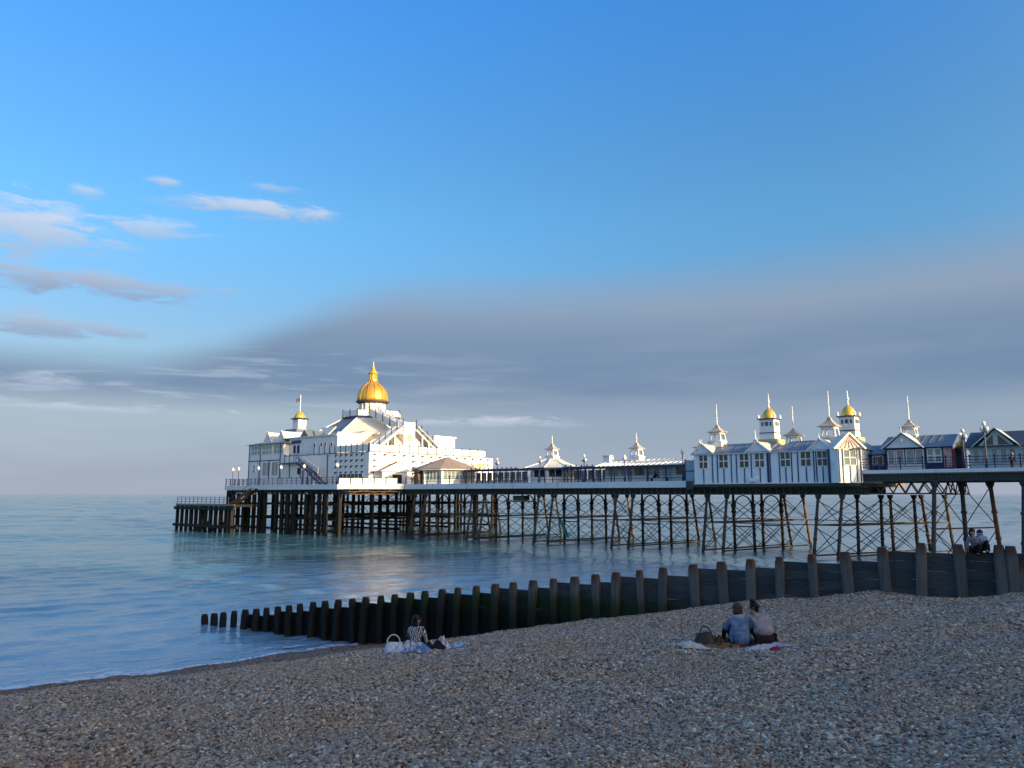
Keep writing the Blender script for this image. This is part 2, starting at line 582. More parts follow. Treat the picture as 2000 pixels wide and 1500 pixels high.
BEACH_M = beach_material('shingle_bed', False)
PEB_M = beach_material('flint_pebble', True)
qs = axis_vals([(-400, -60, 40), (-60, -12, 3), (-12, 36, 0.4), (36, 60, 3), (60, 140, 16)])
rs = axis_vals([(-260, -40, 10), (-40, -8, 1), (-8, 48, 0.4), (48, 110, 2), (110, 300, 10)])
beach = bpy.data.objects.new('beach', beach_mesh('beach', qs, rs))
beach.data.materials.append(BEACH_M)
COL.objects.link(beach)
tagp(beach, 'sloping shingle beach in shade running down to the sea', kind='structure')

# ------------------------------------------------------------------ loose shingle (geometry nodes scatter)


def in_view(p):
    y = max(p[1], 0.1)
    if p[1] < 2.6 or p[1] > 42 or p[2] < -0.12:
        return False
    d = (p[1] - GT0.y) * GTD.x - (p[0] - GT0.x) * GTD.y
    return abs(p[0]) < 0.80 * y + 1.6 and d > -0.1


sme = beach_mesh('shingle', axis_vals([(-12, 34, 0.4)]), axis_vals([(-20, 45, 0.4)]), in_view)
bm = bmesh.new()
bm.from_mesh(sme)
bmesh.ops.delete(bm, geom=[v for v in bm.verts if not v.link_faces], context='VERTS')
bm.to_mesh(sme)
bm.free()
den = sme.attributes.new('dens', 'FLOAT', 'POINT')
siz = sme.attributes.new('siz', 'FLOAT', 'POINT')
for i, v in enumerate(sme.vertices):
    d = math.hypot(v.co.x, v.co.y)
    r = min(0.0148 + 0.00058 * max(0, d - 5), 0.028)
    r *= 1 + 0.45 * noise.noise((v.co.x * 0.55, v.co.y * 0.55, 2.0)) + 0.25 * noise.noise((v.co.x * 1.9, v.co.y * 1.9, 6.0))
    siz.data[i].value = r
    den.data[i].value = 1.25 / (math.pi * r * r)
shingle = bpy.data.objects.new('shingle', sme)
COL.objects.link(shingle)
tagp(shingle, 'loose flint pebbles covering the beach', 'pebbles', kind='stuff')
sme.materials.append(PEB_M)

ng = bpy.data.node_groups.new('shingle_scatter', 'GeometryNodeTree')
ng.interface.new_socket('Geometry', in_out='INPUT', socket_type='NodeSocketGeometry')
ng.interface.new_socket('Geometry', in_out='OUTPUT', socket_type='NodeSocketGeometry')
gn = ng.nodes
gl = ng.links
gi = gn.new('NodeGroupInput')
go = gn.new('NodeGroupOutput')
dist = gn.new('GeometryNodeDistributePointsOnFaces')
na = gn.new('GeometryNodeInputNamedAttribute')
na.data_type = 'FLOAT'
na.inputs['Name'].default_value = 'dens'
ns = gn.new('GeometryNodeInputNamedAttribute')
ns.data_type = 'FLOAT'
ns.inputs['Name'].default_value = 'siz'
gl.new(gi.outputs[0], dist.inputs['Mesh'])
gl.new(na.outputs['Attribute'], dist.inputs['Density'])
g2i = gn.new('GeometryNodeGeometryToInstance')
for k in range(6):
    ico = gn.new('GeometryNodeMeshIcoSphere')
    ico.inputs['Radius'].default_value = 1.0
    ico.inputs['Subdivisions'].default_value = 2
    pos = gn.new('GeometryNodeInputPosition')
    nz = gn.new('ShaderNodeTexNoise')
    nz.noise_dimensions = '4D'
    nz.inputs['W'].default_value = k * 3.7
    nz.inputs['Scale'].default_value = 0.9
    nz.inputs['Detail'].default_value = 1.0
    gl.new(pos.outputs[0], nz.inputs['Vector'])
    sub = gn.new('ShaderNodeVectorMath')
    sub.operation = 'SUBTRACT'
    gl.new(nz.outputs['Color'], sub.inputs[0])
    sub.inputs[1].default_value = (0.5, 0.5, 0.5)
    scl = gn.new('ShaderNodeVectorMath')
    scl.operation = 'SCALE'
    gl.new(sub.outputs[0], scl.inputs[0])
    scl.inputs['Scale'].default_value = 1.7
    sp = gn.new('GeometryNodeSetPosition')
    gl.new(ico.outputs[0], sp.inputs['Geometry'])
    gl.new(scl.outputs[0], sp.inputs['Offset'])
    tf = gn.new('GeometryNodeTransform')
    gl.new(sp.outputs[0], tf.inputs['Geometry'])
    tf.inputs['Scale'].default_value = (1.0 + 0.22 * (k % 3), 0.85, 0.60 + 0.08 * (k % 4))
    ss = gn.new('GeometryNodeSetShadeSmooth')
    gl.new(tf.outputs[0], ss.inputs[0])
    sm = gn.new('GeometryNodeSetMaterial')
    gl.new(ss.outputs[0], sm.inputs['Geometry'])
    sm.inputs['Material'].default_value = PEB_M
    gl.new(sm.outputs[0], g2i.inputs[0])
iop = gn.new('GeometryNodeInstanceOnPoints')
gl.new(dist.outputs['Points'], iop.inputs['Points'])
gl.new(g2i.outputs[0], iop.inputs['Instance'])
iop.inputs['Pick Instance'].default_value = True
ri = gn.new('FunctionNodeRandomValue')
ri.data_type = 'INT'
ri.inputs[4].default_value = 0
ri.inputs[5].default_value = 5
gl.new(ri.outputs[2], iop.inputs['Instance Index'])
rr = gn.new('FunctionNodeRandomValue')
rr.data_type = 'FLOAT_VECTOR'
rr.inputs[0].default_value = (-0.8, -0.8, 0.0)
rr.inputs[1].default_value = (0.8, 0.8, 6.283)
rr.inputs['Seed'].default_value = 3
gl.new(rr.outputs[0], iop.inputs['Rotation'])
rsn = gn.new('FunctionNodeRandomValue')
rsn.data_type = 'FLOAT'
rsn.inputs[2].default_value = 0.45
rsn.inputs[3].default_value = 1.0
rsn.inputs['Seed'].default_value = 9
pw = gn.new('ShaderNodeMath')
pw.operation = 'POWER'
gl.new(rsn.outputs[1], pw.inputs[0])
pw.inputs[1].default_value = 2.0
ad = gn.new('ShaderNodeMath')
ad.operation = 'MULTIPLY_ADD'
gl.new(pw.outputs[0], ad.inputs[0])
ad.inputs[1].default_value = 1.3
ad.inputs[2].default_value = 0.45
mu = gn.new('ShaderNodeMath')
mu.operation = 'MULTIPLY'
gl.new(ad.outputs[0], mu.inputs[0])
gl.new(ns.outputs['Attribute'], mu.inputs[1])
gl.new(mu.outputs[0], iop.inputs['Scale'])
gl.new(iop.outputs[0], go.inputs[0])
md = shingle.modifiers.new('scatter', 'NODES')
md.node_group = ng

# ------------------------------------------------------------------ sea
import numpy as np
E_ = 40000
YN, YF, KL, KR, NC, NR = 14.0, 5000.0, -0.95, 1.0, 330, 1060
ks = np.linspace(KL, KR, NC + 1)
ys = YN * (YF / YN) ** (np.linspace(0, 1, NR + 1))
Yg, Kg = np.meshgrid(ys, ks, indexing='ij')
Xg = Yg * Kg
rng = np.random.default_rng(4)
Hs = np.zeros_like(Xg)
cell = Yg * max((KR - KL) / NC, math.log(YF / YN) / NR)
rough_p = 0.75 + 0.30 * np.sin(Xg * 0.050 + Yg * 0.021 + 1.0) * np.sin(Yg * 0.043 - Xg * 0.013) + 0.22 * np.sin(Yg * 0.16 + Xg * 0.04 + 2.0 * np.sin(Xg * 0.03))
shore_dir = math.atan2(-GQ.y, -GQ.x)
for i in range(84):
    lam = 0.45 * (4.5 / 0.45) ** rng.random() if i < 60 else 5.0 * (90.0 / 5.0) ** ((i - 60 + rng.random()) / 24)
    ang = shore_dir + rng.normal(0, 0.42)
    k_ = 2 * math.pi / lam
    amp = (0.0215 if i < 60 else 0.036 * min(1.0, 8.0 / lam) ** 0.2) / k_
    fade = np.clip((lam / cell - 2.0) / 2.5, 0, 1)
    if lam > 5.0:
        fade = fade * np.clip((Yg - lam * 7.0) / (lam * 12.0), 0, 1)
    Hs += fade * amp * np.sin(k_ * (math.cos(ang) * Xg + math.sin(ang) * Yg) + rng.random() * 6.283 + 0.8 * np.sin(Xg * 0.11 + i) * np.sin(Yg * 0.09 - i))
qg = Xg * GQ.x + Yg * GQ.y
near = np.clip((qg - 31.0) / 7.0, 0.18, 1.0)
# low ripples running in to the shore
wob = 0.9 * np.sin((Xg * GR.x + Yg * GR.y) * 0.22) + 0.5 * np.sin((Xg * GR.x + Yg * GR.y) * 0.61 + 1.3)
Hs = Hs * near * rough_p + 0.026 * np.exp(-((qg - 36.0) / 5.0) ** 2) * np.sin(2 * math.pi * (qg + wob) / 2.6)
rim = np.minimum(1.0, np.minimum(np.minimum((Kg - KL), (KR - Kg)) / 0.06, (YF - Yg) / 900.0))
Hs *= np.clip(rim, 0, 1)
vs = np.stack([Xg, Yg, Hs], -1).reshape(-1, 3)
idx = np.arange((NR + 1) * (NC + 1)).reshape(NR + 1, NC + 1)
qd = np.stack([idx[:-1, :-1], idx[:-1, 1:], idx[1:, 1:], idx[1:, :-1]], -1).reshape(-1, 4)
n0 = len(vs)
ext = np.array([(-E_, -300, 0), (E_, -300, 0), (E_, YN, 0), (-E_, YN, 0), (KL * YN, YN, 0), (KR * YN, YN, 0), (KL * YF, YF, 0), (KR * YF, YF, 0), (-E_, YF, 0), (E_, YF, 0), (E_, E_, 0), (-E_, E_, 0)], float)
vs = np.concatenate([vs, ext])
faces = qd.tolist() + [[n0, n0 + 1, n0 + 2, n0 + 5, n0 + 4, n0 + 3], [n0 + 3, n0 + 4, n0 + 6, n0 + 8], [n0 + 5, n0 + 2, n0 + 9, n0 + 7], [n0 + 8, n0 + 6, n0 + 7, n0 + 9, n0 + 10, n0 + 11]]
sea_me = bpy.data.meshes.new('sea')
sea_me.from_pydata(vs.tolist(), [], faces)
sea_me.polygons.foreach_set('use_smooth', [True] * len(sea_me.polygons))
sea_me.update()
sea = bpy.data.objects.new('sea', sea_me)
COL.objects.link(sea)
tagp(sea, 'calm blue-green sea reaching to the horizon', kind='structure')
m = bpy.data.materials.new('sea_water')
m.use_nodes = True
t = NT(m.node_tree)
b = m.node_tree.nodes['Principled BSDF']
pos = t.new('ShaderNodeNewGeometry').outputs['Position']
sx = t.new('ShaderNodeSeparateXYZ', {0: pos}).outputs
rotv = t.new('ShaderNodeMapping', {'Vector': pos, 'Rotation': (0, 0, R(-14))}).outputs[0]
h1 = t.noise(t.vmul(rotv, (0.34, 0.95, 1)), 1.0, 3.0, 0.55, 0.3)
h2 = t.noise(t.vmul(rotv, (2.2, 3.4, 1)), 1.0, 4.0, 0.6, 0.2)
h3 = t.noise(t.vmul(rotv, (0.04, 0.13, 1)), 1.0, 3.0, 0.5)
h4 = t.noise(t.vmul(rotv, (0.010, 0.05, 1)), 1.0, 2.0, 0.5)
patch = t.smooth(h4, 0.35, 0.65, 0.55, 1.25)
hh = t.m('ADD', t.m('MULTIPLY', h1, 0.10), t.m('ADD', t.m('MULTIPLY', h2, 0.05), t.m('MULTIPLY', h3, 0.12)))
hh = t.m('MULTIPLY', hh, patch)
bu = t.new('ShaderNodeBump', {'Strength': 1.0, 'Distance': 1.0, 'Height': hh})
m.node_tree.links.new(bu.outputs[0], b.inputs['Normal'])
q = t.m('ADD', t.m('MULTIPLY', sx[0], GQ.x), t.m('MULTIPLY', sx[1], GQ.y))
wc = t.mix(t.smooth(q, 31.0, 80.0), (0.20, 0.33, 0.43, 1), (0.05, 0.145, 0.185, 1))
m.node_tree.links.new(wc, b.inputs['Base Color'])
b.inputs['Roughness'].default_value = 0.06
b.inputs['IOR'].default_value = 1.33
sea.data.materials.append(m)

# thin broken foam along the water's edge and on the last ripple
foam_m = bpy.data.materials.new('sea_foam')
foam_m.use_nodes = True
t = NT(foam_m.node_tree)
b = foam_m.node_tree.nodes['Principled BSDF']
b.inputs['Base Color'].default_value = (0.62, 0.66, 0.68, 1)
b.inputs['Roughness'].default_value = 0.5
pos = t.new('ShaderNodeNewGeometry').outputs['Position']
fa = t.noise(pos, 2.6, 6.0, 0.65, 0.6)
foam_m.node_tree.links.new(t.smooth(fa, 0.36, 0.52, 0.0, 0.95), b.inputs['Alpha'])
foam_mb = MB()
edge_pts = []
rr_ = -36.0
while rr_ < 24:
    lo_, hi_ = 24.0, 38.0
    for _ in range(24):
        mid_ = (lo_ + hi_) / 2
        if ground(GQ.x * mid_ + GR.x * rr_, GQ.y * mid_ + GR.y * rr_) > 0.012:
            lo_ = mid_
        else:
            hi_ = mid_
    edge_pts.append((rr_, lo_))
    rr_ += 0.2
for off, wmin, wmax, sd in ((0.05, 0.22, 0.8, 1.0), (1.3, 0.0, 0.34, 5.0), (2.8, 0.0, 0.2, 9.0)):
    row = []
    for r0, q0 in edge_pts:
        nn = noise.noise((r0 * 0.35, sd, 0.3)) + 0.5 * noise.noise((r0 * 1.4, sd, 2.2))
        wd = max(0.004, wmin + (wmax - wmin) * max(0.0, 0.35 + nn))
        qa = q0 + off * (1 + 0.35 * noise.noise((r0 * 0.12, sd * 2, 0)))
        row.append(((GQ.x * qa + GR.x * r0, GQ.y * qa + GR.y * r0), (GQ.x * (qa + wd) + GR.x * r0, GQ.y * (qa + wd) + GR.y * r0)))
    n0 = len(foam_mb.v)
    for a_, b_ in row:
        foam_mb.v += [Vector((*a_, 0.035)), Vector((*b_, 0.03))]
    for i in range(len(row) - 1):
        k = n0 + 2 * i
        foam_mb.f.append((k, k + 1, k + 3, k + 2))
foam = bpy.data.objects.new('foam', foam_mb.mesh('foam'))
foam.data.materials.append(foam_m)
COL.objects.link(foam)
tagp(foam, "broken white foam along the water's edge", kind='stuff')

# ------------------------------------------------------------------ hotels (unseen behind the camera, added to shade the beach)
HOTEL_M = mat('stucco', (0.62, 0.58, 0.50), 0.7, var=0.06)
hotels = [(-168, 40, 23.0, 'cream'), (-126, 44, 26.0, 'white'), (-80, 38, 24.5, 'pale'), (-40, 34, 21.5, 'grey')]
win_me = None
for hv, hw, hz, nm in hotels:
    h = thing('shade_hotel', f'{nm} stucco hotel added out of view to shade the beach, {hz:.0f} metres tall', 'hotel', (104, hv, 6.6), 'hotels added to shade the beach')
    part('wall', MB().box(104, 118, hv, hv + hw, 6.0, hz), HOTEL_M, h)
    part('roof', MB().hip(103.5, 118.5, hv - .4, hv + hw + .4, hz, hz + 3.2, 4), SLATE, h)
    if win_me is None:
        win_me = shared('window', MB().box(-.06, .05, -.6, .6, -.9, .9), GLASS)
    for fl in range(int((hz - 8) / 3.4)):
        for k in range(int(hw / 4)):
            inst('window', win_me, h, (103.98, hv + 2 + k * 4, 9.2 + fl * 3.4))

# ------------------------------------------------------------------ pier
DZ, SZ = 8.0, 8.85             # deck level of the sea half and of the higher shore half
pier = thing('pier', 'long iron seaside pier with white deck edge standing on braced legs in the sea', 'pier', (0, 0, 0))
HEAD = [(-79.8, -7), (-46.2, -7), (-39.3, 0.5), (-39.3, 27), (-46.2, 36), (-79.8, 36), (-84, 28), (-84, 0)]
sh = lambda poly, d: [(sum(p[0] for p in poly) / len(poly) + (x - sum(p[0] for p in poly) / len(poly)) * d, 14 + (y - 14) * d) for x, y in poly]
part('deck', MB().prism(HEAD, 7.3, DZ).box(-39.28, 10.6, 0.62, 16.4, 7.32, DZ - .004).box(10.62, 28.4, -.1, 19, 7.3, DZ - .01), PLANKING, pier)
part('deck', MB().box(28.42, 82, 0.62, 15.5, 8.4, SZ), PLANKING, pier)
fm = MB()
hp = HEAD + HEAD[:1]
fm.beam((-79.8, -7.06, 7.62), (-46.2, -7.06, 7.62), .1, .78)
part('fascia', fm, FASCIA, pier)
part('fascia', MB().beam((-46.16, -7.05, 7.66), (-39.25, .45, 7.66), .1, .78), FASCIA, pier)
part('fascia', MB().beam((-79.84, -7.04, 7.62), (-84.04, -.02, 7.62), .1, .78), FASCIA, pier)
part('fascia', MB().beam((-39.2, .54, 7.64), (9.6, .54, 7.64), .1, .76), FASCIA, pier)
part('fascia', MB().beam((28.45, .54, 8.68), (82, .54, 8.68), .1, .34), FASCIA, pier)
part('fascia', MB().beam((10.6, -.2, 7.46), (29.0, -.2, 7.46), .16, .22), GIRD, pier)
part('end_plate', MB().box(9.66, 10.58, .3, .5, 7.0, 7.98), GIRD, pier)
part('end_plate', MB().box(28.36, 28.41, .7, 15, 7.4, 8.4), GIRD, pier)

# lattice girders: one span shared


def lattice(L, z0, z1, n, plate=0.0):
    g = MB()
    g.box(0, L, -.12, .12, z0, z0 + .13).box(0, L, -.12, .12, z1 - .13, z1)
    st_ = L / n
    for i in range(n):
        a, b_ = i * st_, (i + 1) * st_
        g.beam((a, -.05, z0 + .1), (b_, -.05, z1 - .1), .05, .12, (0, 1, 0))
        g.beam((a, .05, z1 - .1), (b_, .05, z0 + .1), .05, .12, (0, 1, 0))
        g.box(a - .06, a + .06, -.09, .09, z0 + .132, z1 - .132)
    return g


SP = 12.25
lat = shared('girder', lattice(SP - .02, 6.42, 7.28, 16), GIRD)
BENTS = [-37.3, -25.1, -12.8, -0.5, 11.7, 24.0]
for i in range(6):
    t0 = -49.6 + i * SP
    for v in (1.0, 5.6, 11.0, 15.6):
        if t0 + SP > -40 and t0 < 26:
            inst('girder', lat, pier, (t0 + SP * .0, v, 0))
inst('girder', lat, pier, (23.9, 1.0, 0), scale=(.45, 1, 1))
for v in (-6.4, 0, 7, 14, 21):
    for k in range(3):
        inst('girder', lat, pier, (-80 + k * SP, v, 0), scale=(.96, 1, 1))
for v in (5.62, 11.02):
    part('girder', MB().box(-39, 28.3, v + .14, v + .2, 6.46, 7.3), GIRD, pier)
# shore half: plate girders with stiffeners
pg = MB().box(0, 6.1, -.03, .03, 7.78, 8.5).box(0, 6.1, -.16, .16, 7.72, 7.8).box(0, 6.1, -.16, .16, 8.42, 8.5)
for k in range(9):
    pg.box(k * .68 + .2, k * .68 + .3, -.14, .14, 7.802, 8.418)
pgm = shared('girder', pg, GIRD)
for k in range(9):
    for v in (.85, 7.5, 14.6):
        inst('girder', pgm, pier, (28.45 + k * 6.12, v, 0))
# cross girders
cgm = shared('cross_girder', MB().box(-.1, .1, .9, 16, 6.9, 7.3), GIRD)
for k in range(17):
    inst('cross_girder', cgm, pier, (-38.5 + k * 4, 0, 0))
cgs = shared('cross_girder', MB().box(-.1, .1, .9, 15, 7.82, 8.38), GIRD)
for k in range(12):
    inst('cross_girder', cgs, pier, (30 + k * 4, 0, 0))

ARCH = MB()
na_ = 10
for i in range(na_):
    a0, a1 = math.pi * i / na_, math.pi * (i + 1) / na_
    r_ = 1.06
    ARCH.beam((1.2 - r_ * math.cos(a0), 0, 4.95 + 1.38 * math.sin(a0)), (1.2 - r_ * math.cos(a1), 0, 4.95 + 1.38 * math.sin(a1)), .12, .16, (0, 1, 0))
ARCH_ME = shared('arch', ARCH, IRON)
CAP = MB().lathe([(.17, 4.2), (.30, 4.35), (.30, 4.5), (.24, 4.6), (.24, 5.0), (.33, 5.1), (.33, 5.25), (.2, 5.45)], 8)
CAP_ME = shared('capital', CAP, IRON)
TOPC = shared('capital', MB().lathe([(.17, -.5), (.3, -.25), (.34, -.02), (.34, 0)], 8), IRON)


def leg(top, bot, r0=.15, r1=.18, m_=IRON, n=8, name='leg'):
    mb = MB().tube((top[0], top[1], top[2]), (bot[0], bot[1], bot[2]), r0, r1, n)
    d = Vector(bot) - Vector(top)
    for f in (.33, .62):
        c = Vector(top) + d * f
        e = d.normalized() * .12
        mb.tube(c - e, c + e, r0 * 1.45, r0 * 1.45, n)
    return part(name, mb, m_, pier, smooth=False)


def rod(a, b_, r_=.035, m_=IRON, name='brace'):
    return part(name, MB().tube(a, b_, r_, r_, 5), m_, pier)


def lerp(a, b_, f):
    return Vector(a) + (Vector(b_) - Vector(a)) * f


def xbrace(A, B, f0, f1):
    """an X of tie rods between two legs A and B, each (top, bottom)"""
    mb = MB()
    mb.tube(lerp(*A, f0), lerp(*B, f1), .045, .045, 5).tube(lerp(*B, f0), lerp(*A, f1), .045, .045, 5)
    part('cross_brace', mb, IRON, pier)


def tie(A, B, f, h=.16, m_=IRON):
    part('tie_beam', MB().beam(lerp(*A, f), lerp(*B, f), .12, h), m_, pier)


for bi, (bt, skew) in enumerate(zip(BENTS, [.08, .10, .15, .18, .21, .40])):
    rows = [(1.0, -.2), (5.7, 5.7), (11.2, 11.2), (15.8, 17.2)] if bi < 5 else [(1.0, -.2), (6.5, 6.2), (11.5, 11.5), (16.5, 17.5)]
    arches = bi < 5
    L = {}
    for pr in (0, 1):
        for ri_, (vt, vb) in enumerate(rows):
            tt = bt + pr * 2.4 + skew * (vt)
            L[pr, ri_] = ((tt, vt, 6.42), (bt + pr * 2.4 + skew * vb + (0.0), vb, -.9))
            o = leg(*L[pr, ri_], m_=IRON if ri_ < 2 else SUN_RUST if random.random() < .4 else IRON)
            if arches and ri_ in (1, 2):
                c = inst('capital', CAP_ME, o, (tt, vt, 0))
            else:
                inst('capital', TOPC, o, (L[pr, ri_][0][0], L[pr, ri_][0][1], 6.42))
    for ri_ in range(4):
        A, B = L[0, ri_], L[1, ri_]
        if arches and ri_ in (1, 2):
            inst('arch', ARCH_ME, pier, (A[0][0], A[0][1], 0))
            tie(A, B, .50, .14)
        else:
            xbrace(A, B, .06, .40)
            tie(A, B, .42, .12)
        xbrace(A, B, .50 if ri_ in (1, 2) else .44, .82)
    for pr in (0, 1):
        for ri_ in range(3):
            A, B = L[pr, ri_], L[pr, ri_ + 1]
            xbrace(A, B, .08, .42)
            xbrace(A, B, .46, .84)
            tie(A, B, .42, .14)
            tie(A, B, .84, .16, SUN_RUST if random.random() < .5 else IRON)
    # long tie from bent to bent near the water
    if bi < 5:
        for ri_ in (0, 3):
            A = L[1, ri_]
            nb = BENTS[bi + 1]
            rod(lerp(*A, .42), (nb + skew * rows[ri_][0], rows[ri_][0] * .6 + rows[ri_][1] * .4, 3.35), .05, IRON, 'tie_beam')

# shore half bents
for bt, sk in ((34.9, .50), (42.0, .55), (52.0, .5), (62, .5)):
    rows = [(.9, -.1), (4.2, 4.2), (7.8, 8.6)]
    L = []
    for vt, vb in rows:
        a, b_ = (bt + sk * vt, vt, 7.72), (bt + sk * vb, vb, -1.2)
        L.append((a, b_))
        o = leg(a, b_, .19, .22, IRON if vt < 5 else SUN_RUST)
        inst('capital', TOPC, o, (a[0], a[1], 7.72), scale=(1.2, 1.2, 1.3))
    for k in (0, 1):
        xbrace(L[k], L[k + 1], .05, .48)
        xbrace(L[k], L[k + 1], .52, .95)
        tie(L[k], L[k + 1], .50, .14)
# trusswork where the two halves meet
tr = MB()
for k in range(6):
    a = 29.2 + k * 1.15
    tr.beam((a, 1.6, 6.6), (a + .58, 1.6, 7.6), .09, .1).beam((a + .58, 1.6, 7.6), (a + 1.15, 1.6, 6.6), .09, .1)
    tr.beam((a, 6, 6.6), (a + .58, 6, 7.6), .09, .1).beam((a + .58, 6, 7.6), (a + 1.15, 6, 6.6), .09, .1)
tr.beam((29.0, 1.6, 6.55), (36.2, 1.6, 6.55), .14, .14).beam((29.0, 6, 6.55), (36.2, 6, 6.55), .14, .14)
part('truss', tr, SUN_RUST, pier)
tr = MB()
for k in range(5):
    v = 1.6 + k * 2.2
    tr.beam((36.1, v, 6.55), (36.1, v + 1.1, 7.7), .09, .1).beam((36.1, v + 1.1, 7.7), (36.1, v + 2.2, 6.55), .09, .1)
tr.beam((36.12, 1.6, 6.5), (36.12, 12.6, 6.5), .14, .14)
part('truss', tr, SUN_RUST, pier)
# hanging cradle under the neck
part('cradle', MB().box(-17.6, -15.6, 1.4, 2.6, 5.6, 6.3), GIRD, pier)
part('cradle_beam', MB().box(-19.2, -13.6, 1.2, 1.5, 5.42, 5.58), SUN_RUST, pier)

# ---- head substructure: timber and iron piles
for i, tt in enumerate([-79, -74.4, -69.6, -65, -60.2, -55.4, -50.6, -45.8]):
    for j, vv in enumerate([-5.8, -.5, 5, 11, 17, 23, 29, 34.5]):
        if (i == 7 and j in (0, 7)):
            continue
        j2 = random.uniform(-.5, .5)
        m_ = SUN_RUST if random.random() < .06 else TIMBER
        part('pile', MB().tube((tt + j2, vv, 7.3), (tt + j2 + random.uniform(-.15, .15), vv, -1.0), .24, .28, 7), m_, pier)
for i in range(20):
    tt = -79.4 + i * 1.74
    if i % 5 == 3:
        continue
    part('fender_pile', MB().box(tt - .26, tt + .26, -6.75, -6.2, -1.0, 6.4 + random.uniform(0, .8)), TIMBER, pier)
for vv in (-6.0, 5.3, 17.3, 29.3):
    for z in (4.9, 2.55, .75):
        part('waling', MB().box(-79.6, -45.6, vv - .14, vv + .14, z - .17, z + .17), TIMBER, pier)
for tt in (-79, -69.6, -60.2, -50.6):
    for z in (4.8, 2.4):
        part('waling', MB().box(tt - .13, tt + .13, -6, 34, z - .15, z + .15), TIMBER, pier)
for i in range(44):
    tt = -79 + random.choice([0, 4.6, 9.4, 14, 18.8, 23.6, 28.4])
    vv = random.choice([-5.6, -.3, 5.2, 11.2, 17.2, 23.2])
    za, zb = random.choice([(6.9, 4.9), (4.9, 2.6), (2.6, .5), (6.9, 2.6)])
    part('cross_brace', MB().tube((tt, vv, za), (tt + 4.7, vv, zb), .05, .05, 5).tube((tt, vv + .1, zb), (tt + 4.7, vv + .1, za), .05, .05, 5), SUN_RUST if i % 5 == 0 else TIMBER, pier)
part('brace_frame', MB().beam((-46, -6.4, 6.9), (-39.6, .4, 6.9), .12, .12).beam((-45, -5.6, 6.5), (-40.5, -.6, 6.5), .1, .1)
     .beam((-45, -5.6, 6.5), (-43.6, -4, 7.2), .08, .08).beam((-43.6, -4, 7.2), (-42, -2.2, 6.5), .08, .08).beam((-42, -2.2, 6.5), (-40.6, -.7, 7.2), .08, .08), SUN_RUST, pier)

# ---- landing stage, lower
stage = thing('landing_stage', 'low dark timber landing stage on thick piles at the seaward end of the pier', 'landing stage', (-78, -9, 0))
part('deck', MB().box(-87.9, -67.5, -12, -7.2, 4.35, 4.72), TIMBER, stage)
part('edge_board', MB().box(-87.95, -67.5, -12.1, -12.02, 4.5, 4.78), mat('weathered_board', (.24, .20, .17), .8, var=.3), stage)
part('waling', MB().box(-88.1, -67.4, -12.35, -12.03, 3.75, 4.3), TIMBER, stage)
part('waling', MB().box(-88.2, -66, -12.35, -12.03, .75, 1.25), TIMBER, stage)
for i in range(12):
    tt = -87.7 + i * 1.72
    wd = .14 if i < 3 else .2 + .07 * (i % 2)
    part('pile', MB().box(tt - wd, tt + wd, -12.03, -11.5, -1.2, 4.34), TIMBER, stage)
    if i % 4 == 1:
        part('pile', MB().tube((tt + .5, -8, 4.34), (tt + .5, -8, -1.2), .22, .25, 7), TIMBER, stage)
part('raking_strut', MB().beam((-82.5, -11.8, -.5), (-75.5, -11.8, 1.8), .4, .5), TIMBER, stage)
part('raking_strut', MB().beam((-77.5, -11.6, -.5), (-71.5, -11.6, 1.6), .35, .45), TIMBER, stage)
rl = MB()
for z in (5.15, 5.6, 5.98):
    rl.box(-87.8, -69.5, -11.95, -11.9, z - .03, z + .03)
part('rail', rl, BLUE, stage)
spost = shared('railing_post', MB().box(-.05, .05, -.05, .05, 0, 1.3), BLUE)
for i in range(13):
    inst('railing_post', spost, stage, (-87.7 + i * 1.5, -11.92, 4.72))
st = MB()
st.beam((-72.0, -10.4, 4.7), (-68.4, -8.6, 7.3), .22, .45).beam((-72.0, -9.2, 4.7), (-68.4, -7.4, 7.3), .22, .45)
for i in range(10):
    c = lerp((-72.0, -9.8, 4.75), (-68.4, -8.0, 7.4), i / 9)
    st.box(c.x - .2, c.x + .2, c.y - .6, c.y + .6, c.z - .04, c.z + .04)
part('stairway', st, TIMBER, stage)
part('handrail', MB().beam((-72.0, -10.4, 5.7), (-68.4, -8.6, 8.3), .06, .06), BLUE, stage)

# ---- railings on the pier
rpost = shared('railing_post', MB().box(-.05, .05, -.05, .05, 0, 1.12).box(-.08, .08, -.08, .08, 1.122, 1.24), BLUE)


def railing(a, b_, z, step, rails=(.35, .72, 1.08), m_=BLUE, panel=None):
    a, b_ = Vector((*a, z)), Vector((*b_, z))
    L_ = (b_ - a).length
    n = max(1, round(L_ / step))
    mb = MB()
    for h in rails:
        mb.beam(a + Vector((0, 0, h)), b_ + Vector((0, 0, h)), .05, .06)
    part('rail', mb, m_, pier)
    d = (b_ - a)
    ang = math.atan2(d.y, d.x)
    for i in range(n + 1):
        c = a + d * i / n
        inst('railing_post', rpost, pier, c, (0, 0, ang))
    if panel:
        dn = d.normalized()
        for i in range(n):
            p, q_ = a + d * i / n + dn * .08, a + d * (i + 1) / n - dn * .08
            part('parapet_panel', MB().beam(p + Vector((0, 0, .5)), q_ + Vector((0, 0, .5)), .04, .9), panel, pier)


